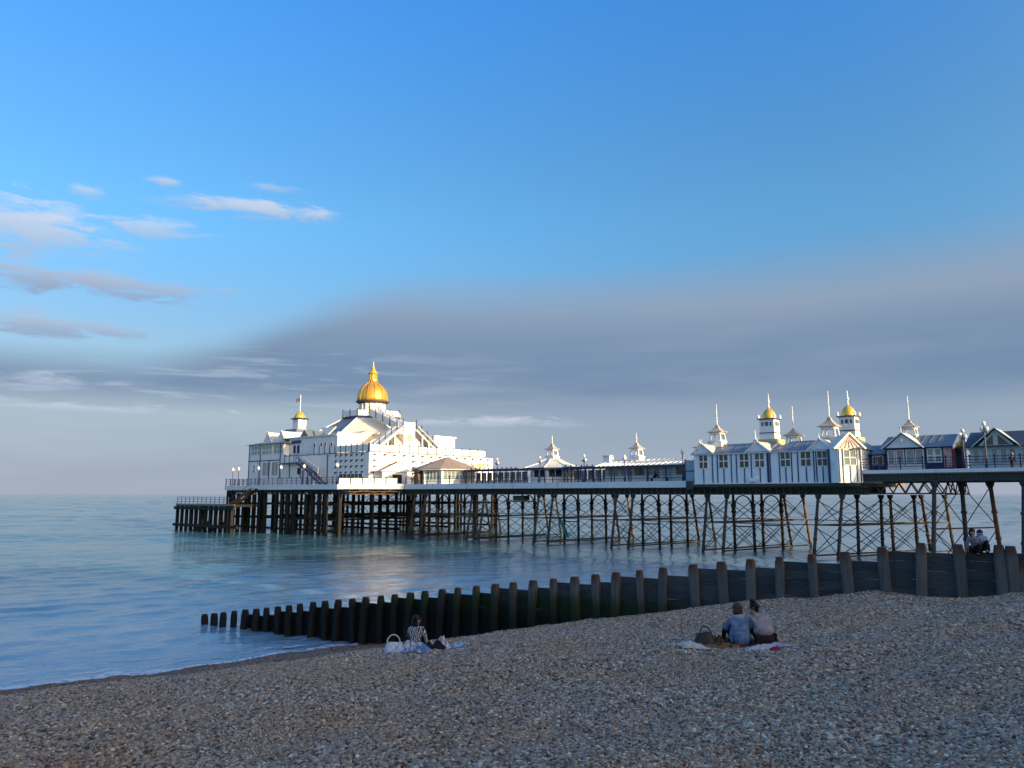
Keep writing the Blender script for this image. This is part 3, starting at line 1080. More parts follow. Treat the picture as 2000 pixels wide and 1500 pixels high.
railing((-79.7, -6.9), (-46.3, -6.9), DZ, 1.42)
railing((-79.8, -6.9), (-83.9, 0), DZ, 1.5)
railing((-46.15, -6.9), (-40.0, -.2), DZ, 1.8, panel=WHITE, rails=(1.02,))
railing((-39.1, .7), (9.3, .7), DZ, 2.4, rails=(.4, .8, 1.05))
railing((28.6, .7), (70, .7), SZ, 2.0, rails=(.3, .55, .8, 1.08))
railing((28.6, 15.3), (70, 15.3), SZ, 2.6)
railing((-39.1, 16.2), (9.3, 16.2), DZ, 2.4)


# ------------------------------------------------------------------ helpers for buildings
def window(parent, o, r_, n, w_, h, cols=2, rows=2, fm_=WHITE, gm=GLASS, fw=.09):
    """glazed window on a wall; o = lower left corner on the wall"""
    g = part('window', MB().obox(o, r_, n, 0, w_, 0, h, -.02, .02), gm, parent)
    f = MB()
    f.obox(o, r_, n, -fw, 0, -fw, h + fw, -.01, .07).obox(o, r_, n, w_, w_ + fw, -fw, h + fw, -.01, .07)
    f.obox(o, r_, n, 0, w_, -fw, 0, -.01, .068).obox(o, r_, n, 0, w_, h, h + fw, -.01, .068)
    for i in range(1, cols):
        x = w_ * i / cols
        f.obox(o, r_, n, x - .045, x + .045, 0, h, -.005, .06)
    for j in range(1, rows):
        z = h * j / rows
        f.obox(o, r_, n, 0, w_, z - .05, z + .05, -.005, .056)
    if BASE[g.name] is not None:
        me = f.mesh('frame', BASE[g.name])
        me.materials.append(fm_)
        fo = bpy.data.objects.new('frame', me)
        COL.objects.link(fo)
        fo.parent = g
    return g


def seams(mb, x0, x1, y0, z0, y1, z1, step, w_=.08, h=.06):
    n = int((x1 - x0) / step)
    for i in range(1, n):
        x = x0 + (x1 - x0) * i / n
        mb.beam((x, y0, z0 + h * .3), (x, y1, z1 + h * .3), w_, h)
    return mb


def cupola(parent, c, z0, w_=1.5, hb=.9, hl=1.2, hr=1.1, spire=2.6, roof=COPPER, wall=WHITE):
    """square lantern on a base, flared pyramid roof and spire"""
    x, y = c
    k = w_ / 2
    b_ = MB().box(x - k * 1.12, x + k * 1.12, y - k * 1.12, y + k * 1.12, z0, z0 + hb)
    b_.box(x - k * 1.22, x + k * 1.22, y - k * 1.22, y + k * 1.22, z0 + hb, z0 + hb + .1)
    cp = part('cupola', b_, wall, parent)
    zl = z0 + hb + .1
    l = MB()
    tp = .84
    P = k * .24
    for sx_ in (-1, 1):
        for sy in (-1, 1):
            x0, y0 = x + sx_ * (k - P / 2), y + sy * (k - P / 2)
            x1, y1 = x + sx_ * (k * tp - P / 2), y + sy * (k * tp - P / 2)
            l.beam((x0, y0, zl), (x1, y1, zl + hl), P, P, (1, 0, 0))
    for d in ((1, 0), (-1, 0), (0, 1), (0, -1)):
        q = k * .98
        a = k * .9
        if d[0]:
            l.box(x + d[0] * q - .05, x + d[0] * q + .05, y - a, y + a, zl, zl + hl * .16)
            q = k * .86
            l.box(x + d[0] * q - .05, x + d[0] * q + .05, y - a * .84, y + a * .84, zl + hl * .78, zl + hl)
        else:
            l.box(x - a, x + a, y + d[1] * q - .05, y + d[1] * q + .05, zl, zl + hl * .16)
            q = k * .86
            l.box(x - a * .84, x + a * .84, y + d[1] * q - .05, y + d[1] * q + .05, zl + hl * .78, zl + hl)
    part('lantern', l, wall, cp)
    zr = zl + hl
    s2 = 1.414 * k
    rf = MB().lathe([(s2 * 1.28, 0), (s2 * 1.26, .06), (s2 * .72, hr * .32), (s2 * .36, hr * .62), (s2 * .14, hr), (.05, hr + .05)], 4, (x, y, zr), math.pi / 4)
    part('roof', rf, roof, cp)
    sp_ = MB().tube((x, y, zr + hr), (x, y, zr + hr + spire), .07, .035, 6).lathe([(.03, 0), (.12, .1), (.03, .2)], 8, (x, y, zr + hr + spire * .28))
    part('spire', sp_, WHITE, cp)
    return cp


def gold_tower(parent, c, z0, w_=2.0, spire=1.9):
    x, y = c
    k = w_ / 2
    b_ = part('tower', MB().box(x - k * 1.42, x + k * 1.42, y - k * 1.42, y + k * 1.42, z0, z0 + 1.15), OCHRE if parent.name.startswith('striped') else WHITE, parent)
    z = z0 + 1.15
    s = MB().frustum([(x - k, y - k), (x + k, y - k), (x + k, y + k), (x - k, y + k)], z, [(x - k * .94, y - k * .94), (x + k * .94, y - k * .94), (x + k * .94, y + k * .94), (x - k * .94, y + k * .94)], z + 2.3)
    part('shaft', s, WHITE, b_)
    part('string_course', MB().box(x - k * 1.06, x + k * 1.06, y - k * 1.06, y + k * 1.06, z + .72, z + .8), BLUE, b_)
    wn = MB()
    for d in ((0, -1), (1, 0), (0, 1), (-1, 0)):
        for q in (-.55, -.08, .08, .55):
            a = q * k
            e = k * .965
            if d[0]:
                wn.box(x + d[0] * e - .04, x + d[0] * e + .04, y + a - .1, y + a + .1, z + 1.55, z + 2.0)
            else:
                wn.box(x + a - .1, x + a + .1, y + d[1] * e - .04, y + d[1] * e + .04, z + 1.55, z + 2.0)
    part('louvre', wn, GLASS, b_)
    zc = z + 2.3
    part('cornice', MB().box(x - k * 1.18, x + k * 1.18, y - k * 1.18, y + k * 1.18, zc, zc + .1), BLUE, b_)
    pn = MB()
    for sx_ in (-1, 1):
        for sy in (-1, 1):
            pn.lathe([(.12, 0), (.12, .2), (.17, .26), (.03, .5)], 6, (x + sx_ * k * 1.04, y + sy * k * 1.04, zc + .1))
    part('pinnacle', pn, WHITE, b_)
    r_ = k * .92
    part('dome', MB().lathe([(r_ * 1.02, 0), (r_, .12), (r_ * .97, .35), (r_ * .86, .62), (r_ * .66, .9), (r_ * .4, 1.1), (r_ * .16, 1.22), (.08, 1.3)], 20, (x, y, zc + .1)), YGOLD, b_, smooth=True)
    zd = zc + 1.35
    part('spire', MB().lathe([(.07, 0), (.15, .15), (.07, .3), (.07, .55), (.2, .7), (.09, .85), (.07, 1.1), (.03, spire)], 8, (x, y, zd)), WHITE, b_)
    return b_


UX, VY = Vector((1, 0, 0)), Vector((0, 1, 0))
NF = -VY                       # towards the camera side

# ------------------------------------------------------------------ domed pavilion at the pier head
pav = thing('domed_pavilion', 'large white pavilion with gold dome and roof terraces at the seaward pier end', 'pavilion', (-65, 15, DZ))
T1, T0, TZ = -47.4, -84.0, 13.4
part('wall', MB().box(-71.98, T1, 0, 30.4, DZ + .002, TZ), WHITE, pav)
part('wall', MB().box(T0, -72.0, 0, 29, DZ + .002, 15.9), WHITE2, pav, label='two storey glazed block at the seaward corner')
# a hood, and flat dark triangles painting the vent shadows, in rows on both faces
hood = MB().add([(-.34, 0, .16), (.34, 0, .16), (.34, -.3, .16), (-.34, -.3, .16), (-.34, 0, -.16), (.34, 0, .1)], [(0, 1, 2, 3), (0, 3, 4), (1, 5, 2), (2, 5, 4, 3), (0, 4, 5, 1)])
HOOD = shared('vent_hood', hood, WHITE)
VENT_SHADE = shared('vent', MB().add([(-.3, -.012, .18), (.3, -.012, .18), (-.3, -.012, -.2), (-.3, .01, .18), (.3, .01, .18), (-.3, .01, -.2)], [(0, 2, 1), (3, 4, 5), (0, 1, 4, 3), (1, 2, 5, 4), (2, 0, 3, 5)]), mat('vent_shadow', (.06, .06, .06), .8))
for r_ in range(4):
    for k in range(6):
        inst('vent', VENT_SHADE, pav, (-56.2 + k * 1.42, 0, 12.95 - r_ * .98), scale=(1.4, 1, 1.4))
    for k in range(14):
        v = 1.4 + k * 2.14
        if (r_ >= 1 and 3 < v < 9) or (r_ >= 2 and v > 22):
            continue
        inst('vent', VENT_SHADE, pav, (T1, v, 12.95 - r_ * .98), (0, 0, math.pi / 2), (1.9, 1, 1.25))
part('string_course', MB().box(-71.9, T1 + .06, -.08, 30.46, TZ - .02, TZ + .06), BLUE, pav)
# terrace balustrade: white panels between dark posts
bpost = shared('balustrade_post', MB().box(-.07, .07, -.07, .07, 0, 1.45), BLUE)


def balustrade(a, b_, z, step, parent=pav, h=1.12, m_=WHITE, post=True):
    a, b_ = Vector((*a, z)), Vector((*b_, z))
    d = b_ - a
    n = max(1, round(d.length / step))
    u_ = d.normalized()
    for i in range(n):
        p, q_ = a + d * i / n + u_ * .1, a + d * (i + 1) / n - u_ * .1
        part('balustrade_panel', MB().beam(p + Vector((0, 0, .08 + h / 2)), q_ + Vector((0, 0, .08 + h / 2)), .06, h), m_, parent)
    if post:
        for i in range(n + 1):
            inst('balustrade_post', bpost, parent, a + d * i / n, (0, 0, math.atan2(d.y, d.x)))


balustrade((T1 - .1, .1), (T1 - .1, 28.4), TZ + .06, 2.15)
balustrade((-62.8, .1), (T1 - .3, .1), TZ + .06, 1.55)
balustrade((-71.7, .1), (-64.6, .1), TZ - 1.2, 1.6, h=1.05)
part('terrace', MB().box(-71.9, -64.4, -.9, -.02, TZ - 1.5, TZ - 1.25), WHITE2, pav)
part('terrace_edge', MB().box(-71.95, -64.4, -.98, -.92, TZ - 1.52, TZ - 1.3), BLUE, pav)
balustrade((-71.8, -.85), (-66.0, -.85), TZ - 1.25, 1.6, h=1.0)
# windows and uprights on the side
for t_, w_, z, h, c_, r_ in ((-83.2, 3.3, 14.0, 1.55, 3, 2), (-79.4, 3.4, 14.0, 1.55, 3, 2), (-75.4, 3.0, 14.0, 1.55, 3, 2)):
    window(pav, (t_, 0, z), UX, NF, w_, h, c_, r_, WHITE2, PGLASS)
for t_, w_, z, h, c_, r_ in ((-82.4, .9, 10.6, 1.3, 1, 2), (-79.0, 2.6, 10.0, 2.4, 2, 1), (-75.8, 2.0, 10.0, 2.4, 2, 1)):
    window(pav, (t_, 0, z), UX, NF, w_, h, c_, r_, WHITE2, PGLASS)
window(pav, (-67.4, 0, 10.1), UX, NF, .75, .95, 1, 1, BLUE, DARK)
window(pav, (-55.2, 0, 8.5), UX, NF, 6.2, 1.35, 6, 1, WHITE2, GLASS)
up = shared('upright', MB().box(-.09, .09, -.08, 0, 0, 1), BLUE)
for t_, z0, z1 in ((-83.9, 8, 15.9), (-79.9, 12.8, 15.9), (-76.8, 8, 12.7), (-73.2, 8, 15.9), (-80, 8, 12.7), (-70.0, 8, 11.9), (-66.6, 8, 11.9), (-58.6, 8, 13.3)):
    inst('upright', up, pav, (t_, 0, z0), scale=(1, 1, z1 - z0))
part('string_course', MB().box(T0 - .05, -71.95, -.1, 29.05, 12.72, 12.86), BLUE, pav)
part('screen_wall', MB().box(-74.5, -59.5, -2.2, -2.06, DZ, 9.2), WHITE2, pav)
# hipped roof with small gables over the seaward block
part('roof', MB().hip(T0 - .6, -70.5, -.6, 29.6, 15.9, 19.2, 7, 5), SLATE, pav)
for gt in (-79.6, -75.0):
    gb = part('gable', MB().gable_y(gt - 1.4, gt + 1.4, 1.2, 6, 16.1, 18.3), WHITE, pav)
    part('verge', MB().beam((gt - 1.6, 1.15, 16.0), (gt, 1.15, 18.4), .16, .16, (0, 1, 0)).beam((gt + 1.6, 1.15, 16.0), (gt, 1.15, 18.4), .16, .16, (0, 1, 0)), WHITE, gb)
    part('parapet', MB().box(gt + 1.0, gt + 1.2, 1.3, 5.8, 16, 17.6), WHITE, gb)
# long wing behind the terrace
part('wall', MB().box(-71.96, -57.4, 1.0, 25.5, TZ, 16.7), WHITE2, pav)
part('end_wall', MB().box(-57.38, -57.3, .96, 8.4, TZ, 17.25), CREAM, pav)
for t_ in (-70.4, -69.2):
    window(pav, (t_, 1.0, 14.0), UX, NF, .45, 1.3, 1, 1, BLUE, DARK)
part('sign', MB().box(-71.0, -68.2, .88, .98, 15.7, 16.3), SIGNBLUE, pav)
for t_ in (-64.2, -62.2, -61.0, -59.2):
    window(pav, (t_, 1.0, 14.9), UX, NF, .45, .55, 1, 1, WHITE2, DARK)
part('roof', MB().gable_x(-74, -58.5, .7, 26, 16.7, 18.9), SLATE, pav)
part('parapet', MB().box(-71.96, -57.4, .86, 1.0, 16.6, 16.9), WHITE, pav)
part('gable', MB().gable_y(-69.2, -66.2, 1.2, 9, 16.75, 18.2), SLATE, pav)
part('gable', MB().add([(-65.2, 3.0, 18.5), (-60.8, 3.0, 18.5), (-62.8, 2.6, 16.9), (-65.2, 3.4, 18.5), (-60.8, 3.4, 18.5), (-62.8, 3.0, 16.9)], [(0, 2, 1), (3, 4, 5), (0, 1, 4, 3), (1, 2, 5, 4), (2, 0, 3, 5)]), WHITE, pav)
# flag cupola
fx, fy = -79.3, 8.0
cp = part('cupola', MB().box(fx - 2, fx + 2, fy - 2, fy + 2, 17.4, 19.2), SLATE, pav)
part('lantern', MB().box(fx - .95, fx + .95, fy - .95, fy + .95, 19.2, 21.3).box(fx - 1.1, fx + 1.1, fy - 1.1, fy + 1.1, 19.2, 19.5), WHITE, cp)
part('cornice', MB().lathe([(1.75, 0), (1.8, .12), (1.5, .2)], 8, (fx, fy, 21.3), math.pi / 8), BLUE, cp)
part('dome', MB().lathe([(1.15, 0), (1.1, .3), (.95, .7), (.6, 1.1), (.2, 1.35), (.1, 1.5)], 16, (fx, fy, 21.5)), YGOLD, cp, smooth=True)
part('flagpole', MB().tube((fx, fy, 22.9), (fx, fy, 26.2), .09, .07, 6), WHITE, cp)
fl = MB()
for i in range(6):
    a, b_ = i / 6, (i + 1) / 6
    za = .12 * math.sin(a * 5)
    zb = .12 * math.sin(b_ * 5)
    fl.hexa([(fx - 1.3 * a, fy + za, 25.1 - .25 * a), (fx - 1.3 * b_, fy + zb, 25.1 - .25 * b_), (fx - 1.3 * b_, fy + zb + .02, 25.1 - .25 * b_), (fx - 1.3 * a, fy + za + .02, 25.1 - .25 * a),
             (fx - 1.3 * a, fy + za, 25.8 - .25 * a), (fx - 1.3 * b_, fy + zb, 25.8 - .25 * b_), (fx - 1.3 * b_, fy + zb + .02, 25.8 - .25 * b_), (fx - 1.3 * a, fy + za + .02, 25.8 - .25 * a)])
part('flag', fl, PINK, cp)
# octagonal hall, roof and dome
CX, CY, AP = -65.6, 15.2, 10.4
octo = lambda ap, n=8: [(CX + ap / math.cos(math.pi / 8) * math.cos(math.pi / 8 + i * math.pi / 4), CY + ap / math.cos(math.pi / 8) * math.sin(math.pi / 8 + i * math.pi / 4)) for i in range(8)]
part('hall_wall', MB().prism(octo(AP), TZ, 17.2), CREAM, pav)
part('hall_cornice', MB().prism(octo(AP + .3), 17.2, 17.6), CREAM, pav)
oc, oh = octo(AP + .1), octo(5.2)
for i in range(8):
    j = (i + 1) % 8
    a, b_, c, d = (*oc[i], 17.6), (*oc[j], 17.6), (*oh[j], 20.9), (*oh[i], 20.9)
    inn = lambda p, q_: (p[0] + (CX - p[0]) * .05, p[1] + (CY - p[1]) * .05, p[2] - .15)
    mb = MB().hexa([inn(a, 0), inn(b_, 0), inn(c, 0), inn(d, 0), a, b_, c, d])
    part('roof_plane', mb, SLATE if i in (4, 3, 5) else CREAM, pav)  # shaded camera-side planes slate, the rest cream: light and shade painted in
hips = MB()
for i in range(8):
    hips.beam((*oc[i], 17.65), (*oh[i], 20.95), .22, .14)
part('roof_hip', hips, WHITE, pav)
part('platform', MB().prism(octo(5.5), 20.85, 21.15), BLUE, pav)
ob = octo(5.35)
for i in range(8):
    balustrade(ob[i], ob[(i + 1) % 8], 21.15, 2.1, h=1.05)
dr = part('drum', MB().lathe([(2.35, 0), (2.35, 2.9)], 16, (CX, CY, 21.15)), PGLASS, pav)
part('drum_base', MB().lathe([(2.62, 0), (2.62, 1.15), (2.45, 1.2)], 16, (CX, CY, 21.16)), WHITE, dr)
dp = MB()
for i in range(16):
    a = 2 * math.pi * i / 16
    dp.beam((CX + 2.5 * math.cos(a), CY + 2.5 * math.sin(a), 21.2), (CX + 2.5 * math.cos(a), CY + 2.5 * math.sin(a), 24.0), .26, .2, (math.cos(a), math.sin(a), 0))
part('drum_column', dp, WHITE, dr)
sol = MB()
for i in range(16):
    a0, a1 = 2 * math.pi * (i + .1) / 16, 2 * math.pi * (i + .9) / 16
    am = (a0 + a1) / 2
    if math.cos(am + R(50)) > 0.25:
        rr_ = 2.44
        sol.hexa([(CX + rr_ * math.cos(a0), CY + rr_ * math.sin(a0), 22.3), (CX + rr_ * math.cos(a1), CY + rr_ * math.sin(a1), 22.3), (CX + 2.3 * math.cos(a1), CY + 2.3 * math.sin(a1), 22.3), (CX + 2.3 * math.cos(a0), CY + 2.3 * math.sin(a0), 22.3),
                  (CX + rr_ * math.cos(a0), CY + rr_ * math.sin(a0), 24), (CX + rr_ * math.cos(a1), CY + rr_ * math.sin(a1), 24), (CX + 2.3 * math.cos(a1), CY + 2.3 * math.sin(a1), 24), (CX + 2.3 * math.cos(a0), CY + 2.3 * math.sin(a0), 24)])
part('drum_panel', sol, CREAM, dr)
part('drum_cornice', MB().lathe([(2.6, 0), (2.9, .15), (3.25, .4), (3.25, .52), (3.0, .58)], 32, (CX, CY, 23.95)), mat('dark_cornice', (.09, .08, .07), .6), dr)
dprof = [(2.9, 0), (2.95, .4), (2.93, .9), (2.81, 1.45), (2.66, 2.05), (2.25, 2.65), (1.75, 3.15), (1.25, 3.5), (.95, 3.75), (.85, 4.05)]
dm = part('dome', MB().lathe(dprof, 40, (CX, CY, 24.5)), GOLD, pav, smooth=True)
rb = MB()
for i in range(12):
    a = 2 * math.pi * i / 12
    for (r0, z0), (r1, z1) in zip(dprof, dprof[1:]):
        rb.beam((CX + (r0 + .03) * math.cos(a), CY + (r0 + .03) * math.sin(a), 24.5 + z0), (CX + (r1 + .03) * math.cos(a), CY + (r1 + .03) * math.sin(a), 24.5 + z1), .12, .08, (-math.sin(a), math.cos(a), 0))
part('dome_rib', rb, mat('tarnished_gold_rib', (0.46, 0.25, 0.05), 0.45, metal=0.4, var=0.2), dm)
ln = MB().lathe([(.85, 0), (.85, .3), (.75, .34)], 12, (CX, CY, 28.5))
for i in range(8):
    a = 2 * math.pi * i / 8
    ln.tube((CX + .68 * math.cos(a), CY + .68 * math.sin(a), 28.8), (CX + .68 * math.cos(a), CY + .68 * math.sin(a), 30.1), .1, .1, 6)
ln.lathe([(.42, 0), (.42, 1.3)], 8, (CX, CY, 28.8))
part('lantern', ln, GOLD, dm)
part('finial', MB().lathe([(.95, 0), (.98, .15), (.6, .35), (.4, .75), (.22, 1.2), (.12, 1.7), (.03, 2.4)], 12, (CX, CY, 30.05)), YGOLD, dm)
# stairs from the dome platform to the terrace
sv = 11.2
fu = MB().beam((-60.3, sv, 21.2), (-52.2, sv, 17.9), 2.0, .3)
part('upper_stair', fu, WHITE2, pav)
for s_ in (-1, 1):
    part('stair_side', MB().beam((-60.3, sv + s_ * 1.05, 21.9), (-52.2, sv + s_ * 1.05, 18.6), .08, 1.0), WHITE, pav)
    for k in range(5):
        c = lerp((-60.2, sv + s_ * 1.12, 21.2), (-52.3, sv + s_ * 1.12, 17.9), k / 4)
        inst('balustrade_post', bpost, pav, c, scale=(1, 1, 1.15))
part('stair_landing', MB().box(-52.3, -50.2, sv - 1.8, sv + 1.8, 17.75, 18.0), WHITE, pav)
part('landing_panel', MB().box(-50.26, -50.16, sv - 1.3, sv + 1.3, 15.0, 19.2), WHITE, pav)
part('emblem', MB().tube((-50.15, sv, 16.4), (-50.06, sv, 16.4), .6, .5, 14), YBOARD, pav)
for s_ in (-1, 1):
    e = (-51.2, sv + s_ * 8.2, TZ + .1)
    top = (-51.2, sv + s_ * 1.6, 18.0)
    part('stair_flight', MB().beam(top, e, 2.0, .3), WHITE2, pav)
    off = Vector((1.0, 0, .55))
    part('stair_side', MB().beam(Vector(top) + off, Vector(e) + off, .08, 1.15, (1, 0, 0)), WHITE, pav)
    part('stair_side', MB().beam(Vector(top) - Vector((1.0, 0, -.55)), Vector(e) - Vector((1.0, 0, -.55)), .08, 1.15, (1, 0, 0)), WHITE, pav)
    for k in range(6):
        c = lerp(top, e, k / 5)
        inst('balustrade_post', bpost, pav, (c.x + 1.08, c.y, c.z), scale=(.8, .8, 1.2))
    for k in range(1, 4):
        c = lerp(top, e, k / 4)
        part('stair_post', MB().box(c.x + .7, c.x + .95, c.y - .12, c.y + .12, TZ + .05, c.z), WHITE, pav)
part('stair_house', MB().box(-58, -51.5, 18.6, 24, TZ, 17.0), WHITE, pav)
part('stair_house_cornice', MB().box(-58.1, -51.3, 18.5, 24.2, 17.0, 17.3), WHITE, pav)
# outside stair on the side wall
os_ = MB()
for a, b_ in (((-64.6, -1.4, 12.0), (-59.6, -1.4, 9.9)), ((-59.6, -2.0, 9.9), (-56.2, -2.0, 8.1))):
    os_.beam(a, b_, .12, .35).beam((a[0], a[1] - 1.0, a[2]), (b_[0], b_[1] - 1.0, b_[2]), .12, .35)
    for k in range(12):
        c = lerp(a, b_, k / 11)
        os_.box(c.x - .15, c.x + .15, c.y - .95, c.y - .05, c.z - .03, c.z + .03)
part('outside_stair', os_, BLUE, pav)
part('stair_side', MB().beam((-64.4, -1.2, 12.6), (-59.6, -1.2, 10.5), .06, .9), WHITE2, pav)
hr_ = MB()
for a, b_ in (((-64.6, -2.4, 13.0), (-59.6, -2.4, 10.9)), ((-59.6, -3.0, 10.9), (-56.2, -3.0, 9.1))):
    hr_.beam(a, b_, .08, .1)
    for k in range(5):
        c = lerp(a, b_, k / 4)
        hr_.beam(c, c - Vector((0, 0, 1.05)), .08, .08, (1, 0, 0))
for t_ in (-62.5, -61.0, -59.8):
    hr_.beam((t_, -2.3, DZ), (t_, -2.3, 10.6), .16, .16, (1, 0, 0))
part('handrail', hr_, BLUE, pav)
# signs and entrance on the shore face
part('sign', MB().box(T1 + .02, T1 + .12, 24.2, 28.0, 11.3, 12.3), SIGNRED, pav)
part('sign', MB().box(T1 + .02, T1 + .1, 4.2, 7.6, 11.2, 12.3), mat('cream_sign', (.78, .68, .52), .6, dirt=(.6, .25, .12), dirt_amt=.9, dirt_scale=2.6, dirt_lo=.55, dirt_hi=.62), pav)
pk = part('porch', MB().box(T1 + .02, T1 + 2.2, 1.0, 6.4, DZ + .01, 10.2), WHITE, pav)
part('porch_roof', MB().gable_x(T1 - .1, T1 + 2.7, .2, 7.2, 10.2, 11.6), WHITE, pk)
part('verge', MB().beam((T1 + 2.6, .05, 10.1), (T1 + 2.6, 3.7, 11.7), .4, .16, (1, 0, 0)), BROWNDOOR, pk)
part('porch_opening', MB().box(T1 + 2.18, T1 + 2.24, 3.2, 5.2, 8.3, 9.7), DARK, pk)

# ------------------------------------------------------------------ polygonal cafe kiosk on the neck
kx, ky = -36.6, 7.2
caf = thing('cafe_kiosk', 'white polygonal cafe kiosk with a shallow brown pointed roof in front of the domed pavilion', 'kiosk', (kx, ky, DZ))
p10 = lambda r_: [(kx + r_ * math.cos(2 * math.pi * (i + .5) / 10), ky + r_ * math.sin(2 * math.pi * (i + .5) / 10)) for i in range(10)]
part('wall', MB().prism(p10(4.9), DZ + .003, 10.4), WHITE, caf)
part('roof', MB().frustum(p10(5.9), 10.4, p10(.3), 12.4), BROOF, caf)
part('eave', MB().prism(p10(5.75), 10.2, 10.398), WHITE, caf)
pp = p10(4.9)
for i in range(10):
    a, b_ = Vector((*pp[i], 0)), Vector((*pp[(i + 1) % 10], 0))
    d = (b_ - a).normalized()
    n = Vector((d.y, -d.x, 0))
    window(caf, a + d * .35 + Vector((0, 0, 8.75)), d, n, (b_ - a).length - .7, 1.25, 4, 1, WHITE, PGLASS if i in (7, 8, 9, 0) else GLASS)
    part('pilaster', MB().box(a.x - .16, a.x + .16, a.y - .16, a.y + .16, DZ, 10.7), WHITE, caf)
    part('banner', MB().obox(a + d * .4, d, n, 0, (b_ - a).length - .8, 10.0 - .0, 10.17, .02, .06), SIGNBLUE, caf) if i in (7, 8, 9) else None
dn = Vector((math.cos(R(-106)), math.sin(R(-106)), 0))
rt = Vector((-dn.y, dn.x, 0))
o_ = Vector((kx, ky, 8.0)) + dn * 4.7
pc = part('porch', MB().obox(o_, rt, dn, -.7, .7, 0, 2.0, 0, .8), BROWNDOOR, caf)
part('porch_roof', MB().obox(o_, rt, dn, -1.2, 1.2, 2.0, 2.15, 0, 1.1).obox(o_, rt, dn, -.7, .7, 2.15, 2.45, 0, .9), TILE, pc)

# ------------------------------------------------------------------ wind shelter running down the middle of the neck
shl = thing('wind_shelter', 'long navy blue glazed wind shelter with flat canopy down the middle of the pier deck', 'shelter', (-22, 8, DZ))
for a, b_ in ((-31, -20.2), (-12.0, -5.8)):
    part('canopy', MB().box(a, b_, 5.6, 10.4, 10.05, 10.2).box(a - .05, b_ + .05, 5.5, 5.62, 9.9, 10.25), BLUE, shl)
    part('canopy_top', MB().box(a + .1, b_ - .1, 5.7, 10.3, 10.202, 10.26), WROOF, shl)
    n = int((b_ - a) / 1.2)
    for i in range(n + 1):
        x = a + .1 + (b_ - a - .2) * i / n
        part('post', MB().box(x - .06, x + .06, 5.7, 5.82, DZ, 10.05), BLUE, shl)
        if i < n:
            x2 = a + .1 + (b_ - a - .2) * (i + 1) / n
            part('pane', MB().box(x + .1, x2 - .1, 7.95, 8.0, 8.6, 9.8), WHITE if i % 2 else PGLASS, shl)
            part('bench_back', MB().box(x + .1, x2 - .1, 7.8, 8.05, 8.05, 8.58), WHITE2, shl)
    cr = MB()
    for i in range(int((b_ - a) / .9)):
        cr.lathe([(.05, 0), (.12, .12), (.03, .3)], 5, (a + .4 + i * .9, 5.7, 10.25))
    part('cresting', cr, BLUE, shl)

# ------------------------------------------------------------------ kiosk with flared roof and cupola
k1x, k1y = -16.0, 8.4
kio = thing('cupola_kiosk', 'small white kiosk with a flared octagonal roof and pointed cupola on the open pier deck', 'kiosk', (k1x, k1y, DZ))
p8 = lambda r_: [(k1x + r_ * math.cos(math.pi / 8 + i * math.pi / 4), k1y + r_ * math.sin(math.pi / 8 + i * math.pi / 4)) for i in range(8)]
part('wall', MB().prism(p8(3.3), DZ + .003, 10.2), WHITE, kio)
part('roof', MB().frustum(p8(4.6), 10.2, p8(2.4), 10.85).frustum(p8(2.4), 10.85, p8(1.0), 11.6), WROOF, kio)
part('eave', MB().prism(p8(4.45), 10.02, 10.198), BLUE, kio)
rbs = MB()
for i in range(8):
    rbs.beam((*p8(4.55)[i], 10.22), (*p8(2.4)[i], 10.88), .14, .1).beam((*p8(2.4)[i], 10.88), (*p8(1.0)[i], 11.6), .14, .1)
part('roof_rib', rbs, WHITE, kio)
pp = p8(3.3)
for i in range(8):
    a, b_ = Vector((*pp[i], 0)), Vector((*pp[(i + 1) % 8], 0))
    d = (b_ - a).normalized()
    n = Vector((d.y, -d.x, 0))
    window(kio, a + d * .35 + Vector((0, 0, 8.95)), d, n, (b_ - a).length - .7, .95, 2, 1, WHITE, DARK if i in (5, 6) else PGLASS)
for i in range(8):
    q_ = p8(4.2)[i]
    part('post', MB().box(q_[0] - .06, q_[0] + .06, q_[1] - .06, q_[1] + .06, DZ, 10.02), BLUE, kio)
cupola(kio, (k1x, k1y), 11.5, 1.3, .35, 1.0, .9, 1.1)

# ------------------------------------------------------------------ long low building with pale ribbed roof
lb = thing('long_cafe', 'long low white cafe with pale ribbed roof and cupola in the middle of the pier', 'cafe', (1, 8, DZ))
part('wall', MB().box(-5.4, 9.4, 6.2, 11.5, DZ + .003, 10.2), WHITE2, lb)
rr2 = MB().add([(-6.4, 4.6, 10.1), (10.2, 4.6, 10.1), (10.2, 12.5, 10.1), (-6.4, 12.5, 10.1), (-5.0, 8.5, 11.05), (10.2, 8.5, 11.05)], [(0, 1, 5, 4), (1, 2, 5), (2, 3, 4, 5), (3, 0, 4), (0, 3, 2, 1)])
part('roof', rr2, WROOF, lb)
part('eave', MB().box(-6.4, 10.2, 4.52, 4.6, 9.95, 10.12), BLUE, lb)
rib = MB()
for i in range(22):
    x = -5.9 + i * .74
    rib.beam((x, 4.6, 10.16), (x + .2, 8.4, 11.06), .1, .1)
part('roof_rib', rib, WHITE, lb)
for i, (x, w_, c_, g_) in enumerate(((-4.9, 1.7, 2, PGLASS), (-2.9, 1.8, 2, PGLASS), (-.8, 1.5, 1, GLASS), (1.0, 1.9, 2, PGLASS), (5.3, .9, 1, GLASS), (6.6, 1.4, 2, GLASS))):
    window(lb, (x, 6.2, 8.9), UX, NF, w_, 1.0, c_, 1, WHITE2, g_)
part('door', MB().box(3.3, 4.6, 6.14, 6.2, DZ + .1, 10.0), PALEBLUE, lb)
